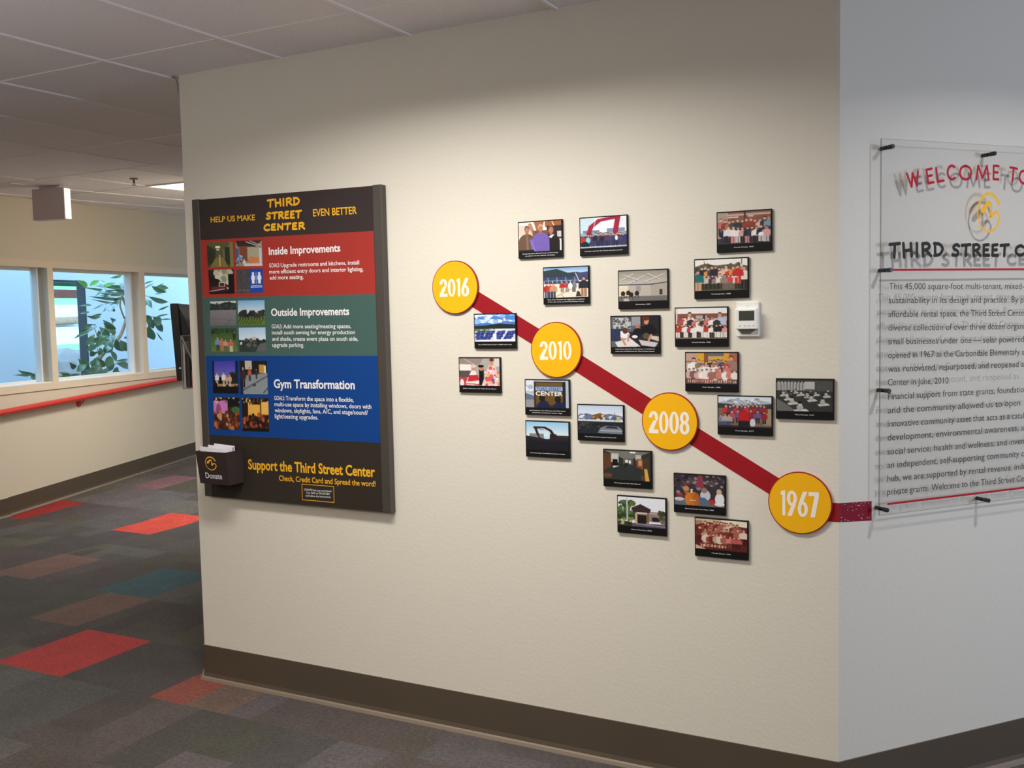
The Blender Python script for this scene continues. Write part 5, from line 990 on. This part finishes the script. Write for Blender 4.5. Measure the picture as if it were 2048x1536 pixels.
for i, (y, c, lab) in enumerate([(-.046, 'brochure', 'front grey leaflet standing in the clear holder'), (-.030, 'ink', 'dark leaflet behind the grey one in the clear holder'), (-.014, 'brochurered', 'red leaflet at the back of the clear holder')]):
    hh = (.20, .15, .07)[i]; m = MB(); m.box(-a+.008, -.004, 0, a-.008, .004, hh); o = m.obj('leaflet', c); o.location = CL+RD*.25-RN*y+Vector((0, 0, 1.2578)); o.rotation_euler = (0, 0, ROT_RET); tag(o, lab, 'leaflet', 'leaflets in the clear holder')
# thin cable over the top of the left corner
P = [CL+Vector((-.03, -.004, CH-.001)), CL+Vector((-.012, -.004, CH-.012)), CL+Vector((-.004, -.004, CH-.035)), CL+Vector((-.004, -.004, CH-.075))]
m = MB(); m.tube(P, .0028, 8); tag(m.obj('cable', 'greyp'), 'thin grey cable curving from the ceiling at the left wall corner', 'cable')

# ------------------------------------------------------------------ side hall: handrail, exit sign, sprinkler, ceiling light
def hall(s, y, z): p = W0+DW*s-NW*y; return Vector((p.x, p.y, z))
t = thing('handrail', 'round red handrail along the side hall wall below the windows', 'handrail', W0, ROT_F)
rz = lambda s: .853+.0455*s
m = MB(); m.tube([(s, -.06, rz(s)) for s in np.linspace(-1.6, 5.0, 24)], .0245, 16); m.obj('rail', 'handrail', t, smooth=True)
for s in (-.75, .845, 2.4, 4.0):
    z = rz(s); m = MB(); m.tube([(s, -.06, z-.018), (s, -.058, z-.035), (s, -.040, z-.05), (s, -.006, z-.055)], [.008, .008, .008, .009], 10)
    m.tube([(s, -.008, z-.055), (s, -.0005, z-.055)], [.030, .032], 20); m.obj('bracket', 'handrail', t)
e = Vector((-6.50, 5.02, 0)); ez = zc(e.x, e.y)-.0075
t = thing('exit_sign', 'grey box sign with a bright edge hanging from the side hall ceiling', 'exit sign', (e.x, e.y, ez), math.atan2(NW.y, NW.x))
m = MB(); m.box(-.08, -.028, -.014, .08, .028, 0); m.obj('canopy', 'signgrey', t)
m = MB(); m.box(-.145, -.034, -.245, .145, .034, -.014); m.obj('housing', 'signgrey', t, bevel=.004)
m = MB(); m.box(.1452, -.030, -.241, .151, .030, -.018); m.obj('lit_edge', 'litedge', t, bevel=.002)
p = Vector((-5.70, 5.09, 0)); z = zc(p.x, p.y)
t = thing('sprinkler_head', 'small dark pendent sprinkler head on the side hall ceiling', 'sprinkler', (p.x, p.y, z-.001))
m = MB(); m.tube([(0, 0, 0), (0, 0, -.006)], .028, 18); m.obj('escutcheon', 'steel', t)
m = MB(); m.tube([(0, 0, -.004), (0, 0, -.035)], .007, 10); m.tube([(0, 0, -.046), (0, 0, -.05)], .017, 14); m.tube([(-.007, 0, -.03), (-.011, 0, -.04), (0, 0, -.048)], .0022, 6); m.tube([(.007, 0, -.03), (.011, 0, -.04), (0, 0, -.048)], .0022, 6); m.obj('nozzle', 'steel', t)
fx0, fx1, fy0, fy1 = -5.97, -5.36, 5.42, 6.62
t = thing('ceiling_light', 'lit rectangular ceiling light in the side hall, partly behind the wall corner', 'ceiling light', (fx0, fy0, 0))
zz = lambda x, y, d: zc(fx0+x, fy0+y)+d
def lay(m, x0, y0, x1, y1, d0, d1): m.add([(x0, y0, zz(x0, y0, d0)), (x1, y0, zz(x1, y0, d0)), (x1, y1, zz(x1, y1, d0)), (x0, y1, zz(x0, y1, d0)), (x0, y0, zz(x0, y0, d1)), (x1, y0, zz(x1, y0, d1)), (x1, y1, zz(x1, y1, d1)), (x0, y1, zz(x0, y1, d1))], BF)
w_, l_ = fx1-fx0, fy1-fy0; m = MB(); g = .02
for q in [(0, 0, w_, g), (0, l_-g, w_, l_), (0, g, g, l_-g), (w_-g, g, w_, l_-g)]: lay(m, *q, -.010, -.001)
m.obj('frame', 'tbar', t); m = MB(); lay(m, g, g, w_-g, l_-g, -.006, -.001); m.obj('diffuser', 'tube', t)

# ------------------------------------------------------------------ courtyard behind the side hall windows, in the hall wall's frame
def court(mb, name, mats, **k):
    o = mb.obj(name, mats, **k); o.location = W0; o.rotation_euler = (0, 0, ROT_F); return o
YW = 2.2; ox0, ox1, oz0, oz1 = 2.86, 3.575, .45, 2.03
m = MB()
m.box(-6, YW, -.2, ox0, YW+.10, 3.0); m.box(ox1, YW, -.2, 10, YW+.10, 3.0); m.box(ox0, YW, oz1, ox1, YW+.10, 3.0); m.box(ox0, YW, -.2, ox1, YW+.10, oz0)
struct(court(m, 'wall_courtyard', 'courtwall'))
m = MB(); m.box(ox1-.012, YW-.004, oz0, ox1+.012, YW+.104, oz1); m.box(ox0-.012, YW-.004, oz0, ox0+.012, YW+.104, oz1); m.box(ox0, YW-.004, oz1-.012, ox1, YW+.104, oz1+.012); struct(court(m, 'trim_2', 'jamb'))
m = MB(); m.box(-6, .17, -.3, 10, YW, .25); struct(court(m, 'ground_courtyard', 'soil'))
m = MB(); m.box(5.45, YW-.03, 1.36, 5.95, YW, 1.76); m2 = m; o = court(m, 'wall_panel', 'grey'); tag(o, 'grey panel on the pale courtyard wall behind the television', 'panel')
# plant
t = thing('courtyard_plant', 'leafy shrub with a curved bare stem outside the side hall windows', 'plant', W0, ROT_F)
m = MB(); tr = [(s, .75, z) for s, z in TRUNK]; m.tube([(tr[0][0]+.03, .75, .24), (tr[0][0]+.01, .75, .6)]+smooth(tr, 4), [.026, .024]+list(np.linspace(.021, .013, len(smooth(tr, 4)))), 10); m.tube([(s, .75, z) for s, z in TRUNK2], .009, 8)
m.obj('stem', 'bark', t, smooth=True)
for q in TWIG: m = MB(); m.tube([tuple(p) for p in smooth([(s, .75, z) for s, z in q], 3)], .0038, 6); m.obj('twig', 'bark', t, smooth=True)
m = MB(); lr = random.Random(8)
def leaf(A, B, wid, mi=0):
    A, B = Vector(A), Vector(B); d = B-A; L = d.length
    if L < 1e-4: return
    d /= L; tow = Vector((-.74, -.67, -.05)); side = d.cross(tow)
    side = side.normalized() if side.length > .05 else Vector((0, 0, 1)); nrm = side.cross(d)
    roll = lr.uniform(-.5, .5); side = (side*math.cos(roll)+nrm*math.sin(roll)).normalized(); nrm = side.cross(d)
    n = 7; V = []; F = []
    for i in range(n+1):
        u = i/n; w = wid*.5*(math.sin(math.pi*min(1, u*1.02)**.85))*1.05; c = A+d*L*u+nrm*(.10*L*math.sin(math.pi*u))
        V += [c+side*w+nrm*w*.25, c, c-side*w+nrm*w*.25]
    for i in range(n): F += [(3*i, 3*i+1, 3*i+4, 3*i+3), (3*i+1, 3*i+2, 3*i+5, 3*i+4)]
    m.add([tuple(v) for v in V], F, mi)
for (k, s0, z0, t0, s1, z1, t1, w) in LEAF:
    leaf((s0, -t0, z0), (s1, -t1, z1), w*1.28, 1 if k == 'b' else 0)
    if k == 'd' and 1.6 < s0 < 2.5:
        ds, dz = lr.uniform(-.12, .10), lr.uniform(-.08, .08); leaf((s0+ds, -t0-.08, z0+dz), (s1+ds+lr.uniform(-.06, .06), -t1-.12, z1+dz+lr.uniform(-.05, .02)), w*lr.uniform(1.0, 1.4))
    if k == 'p' and s0 > 1.5:
        for q in range(2):
            ds, dz = lr.uniform(-.10, .10), lr.uniform(-.07, .07); leaf((s0+ds, -t0-.1*q, z0+dz), (s1+ds+lr.uniform(-.05, .05), -t1-.1*q, z1+dz+lr.uniform(-.05, .03)), w*lr.uniform(1.1, 1.6))
o = m.obj('foliage', ['leaf', 'backlitleaf'], t, smooth=True)
# garden seen through the courtyard opening
def yard(name, label, cat, mats, boxes):
    m = MB()
    for b in boxes: m.add(b, BF)
    o = court(m, name, mats); tag(o, label, cat); return o
def slope(x0, x1, y0, z0, y1, z1, zb): return [(x0, y0, zb), (x1, y0, zb), (x1, y1, zb), (x0, y1, zb), (x0, y0, z0), (x1, y0, z0), (x1, y1, z1), (x0, y1, z1)]
m = MB(); m.box(1, YW+.12, -.3, 30, 22, .3); struct(court(m, 'ground_garden', 'soil'))
yard('lawn', 'pale green strip of lawn beyond the boulder, seen through the window', 'lawn', 'lawn', [slope(2.5, 9, 3.9, 1.145, 4.8, 1.208, .29)])['kind'] = 'structure'
yard('gravel_path', 'pale gravel path sloping up behind the lawn, seen through the window', 'path', 'gravel', [slope(2.5, 14, 4.8, 1.208, 7.4, 1.45, .29)])['kind'] = 'structure'
yard('gravel_bank', 'pale gravel bank rising behind the log, seen through the window', 'bank', 'gravel', [slope(4, 18, 7.6, 1.56, 10, 1.93, .29)])['kind'] = 'structure'
yard('grass_bank', 'pale green grass bank below the brick wall, seen through the window', 'bank', 'lawn', [slope(6, 22, 10, 1.93, 13.2, 2.187, .29)])['kind'] = 'structure'
yard('brick_wall', 'low red-brown brick wall at the top of the garden, seen through the window', 'wall', 'brick', [slope(6, 26, 13.2, 2.41, 13.5, 2.41, .29)])
yard('upper_lawn', 'pale lawn above the brick wall, seen through the window', 'lawn', 'lawn', [slope(8, 30, 13.5, 2.42, 17, 2.69, .29)])['kind'] = 'structure'
m = MB(); r = random.Random(5)
for i in range(60):
    cx, cz_, rr = r.uniform(12, 26), 2.7+r.uniform(0, .7), r.uniform(.25, .5)
    A = [(cx+rr*math.cos(a)*r.uniform(.7, 1.2), 17.3+rr*.6*math.sin(a)*math.cos(b)+r.uniform(0, .3), cz_+rr*math.sin(b)) for a in np.linspace(0, 6.28, 9)[:-1] for b in (-1, 0, 1)]
    m.add(A, [(3*k+j, 3*((k+1) % 8)+j, 3*((k+1) % 8)+j+1, 3*k+j+1) for k in range(8) for j in (0, 1)])
m.box(8, 17.2, .29, 30, 18, 2.9)
tag(court(m, 'hedge', 'hedge'), 'dark green hedge at the top of the garden, seen through the window', 'hedge')
bm = bmesh.new(); bmesh.ops.create_icosphere(bm, subdivisions=3, radius=1); r = random.Random(9)
for v in bm.verts: v.co *= 1+r.uniform(-.03, .03); v.co = Vector((v.co.x*.95, v.co.y*.5, v.co.z*.62))
o = finish(bm, 'boulder', ['rock']); o.location = hall(4.15, -3.25, .545); o.location = W0+DW*4.15-NW*3.2+Vector((0, 0, .60)); o.rotation_euler = (0, 0, ROT_F); tag(o, 'large grey boulder just outside the courtyard opening, seen through the window', 'boulder')
m = MB(); m.tube([(6.6, 7.5, 1.53), (8.0, 7.45, 1.545), (9.6, 7.5, 1.58)], [.09, .085, .07], 12); tag(court(m, 'log', 'bark'), 'tan fallen log across the gravel, seen through the window', 'log')
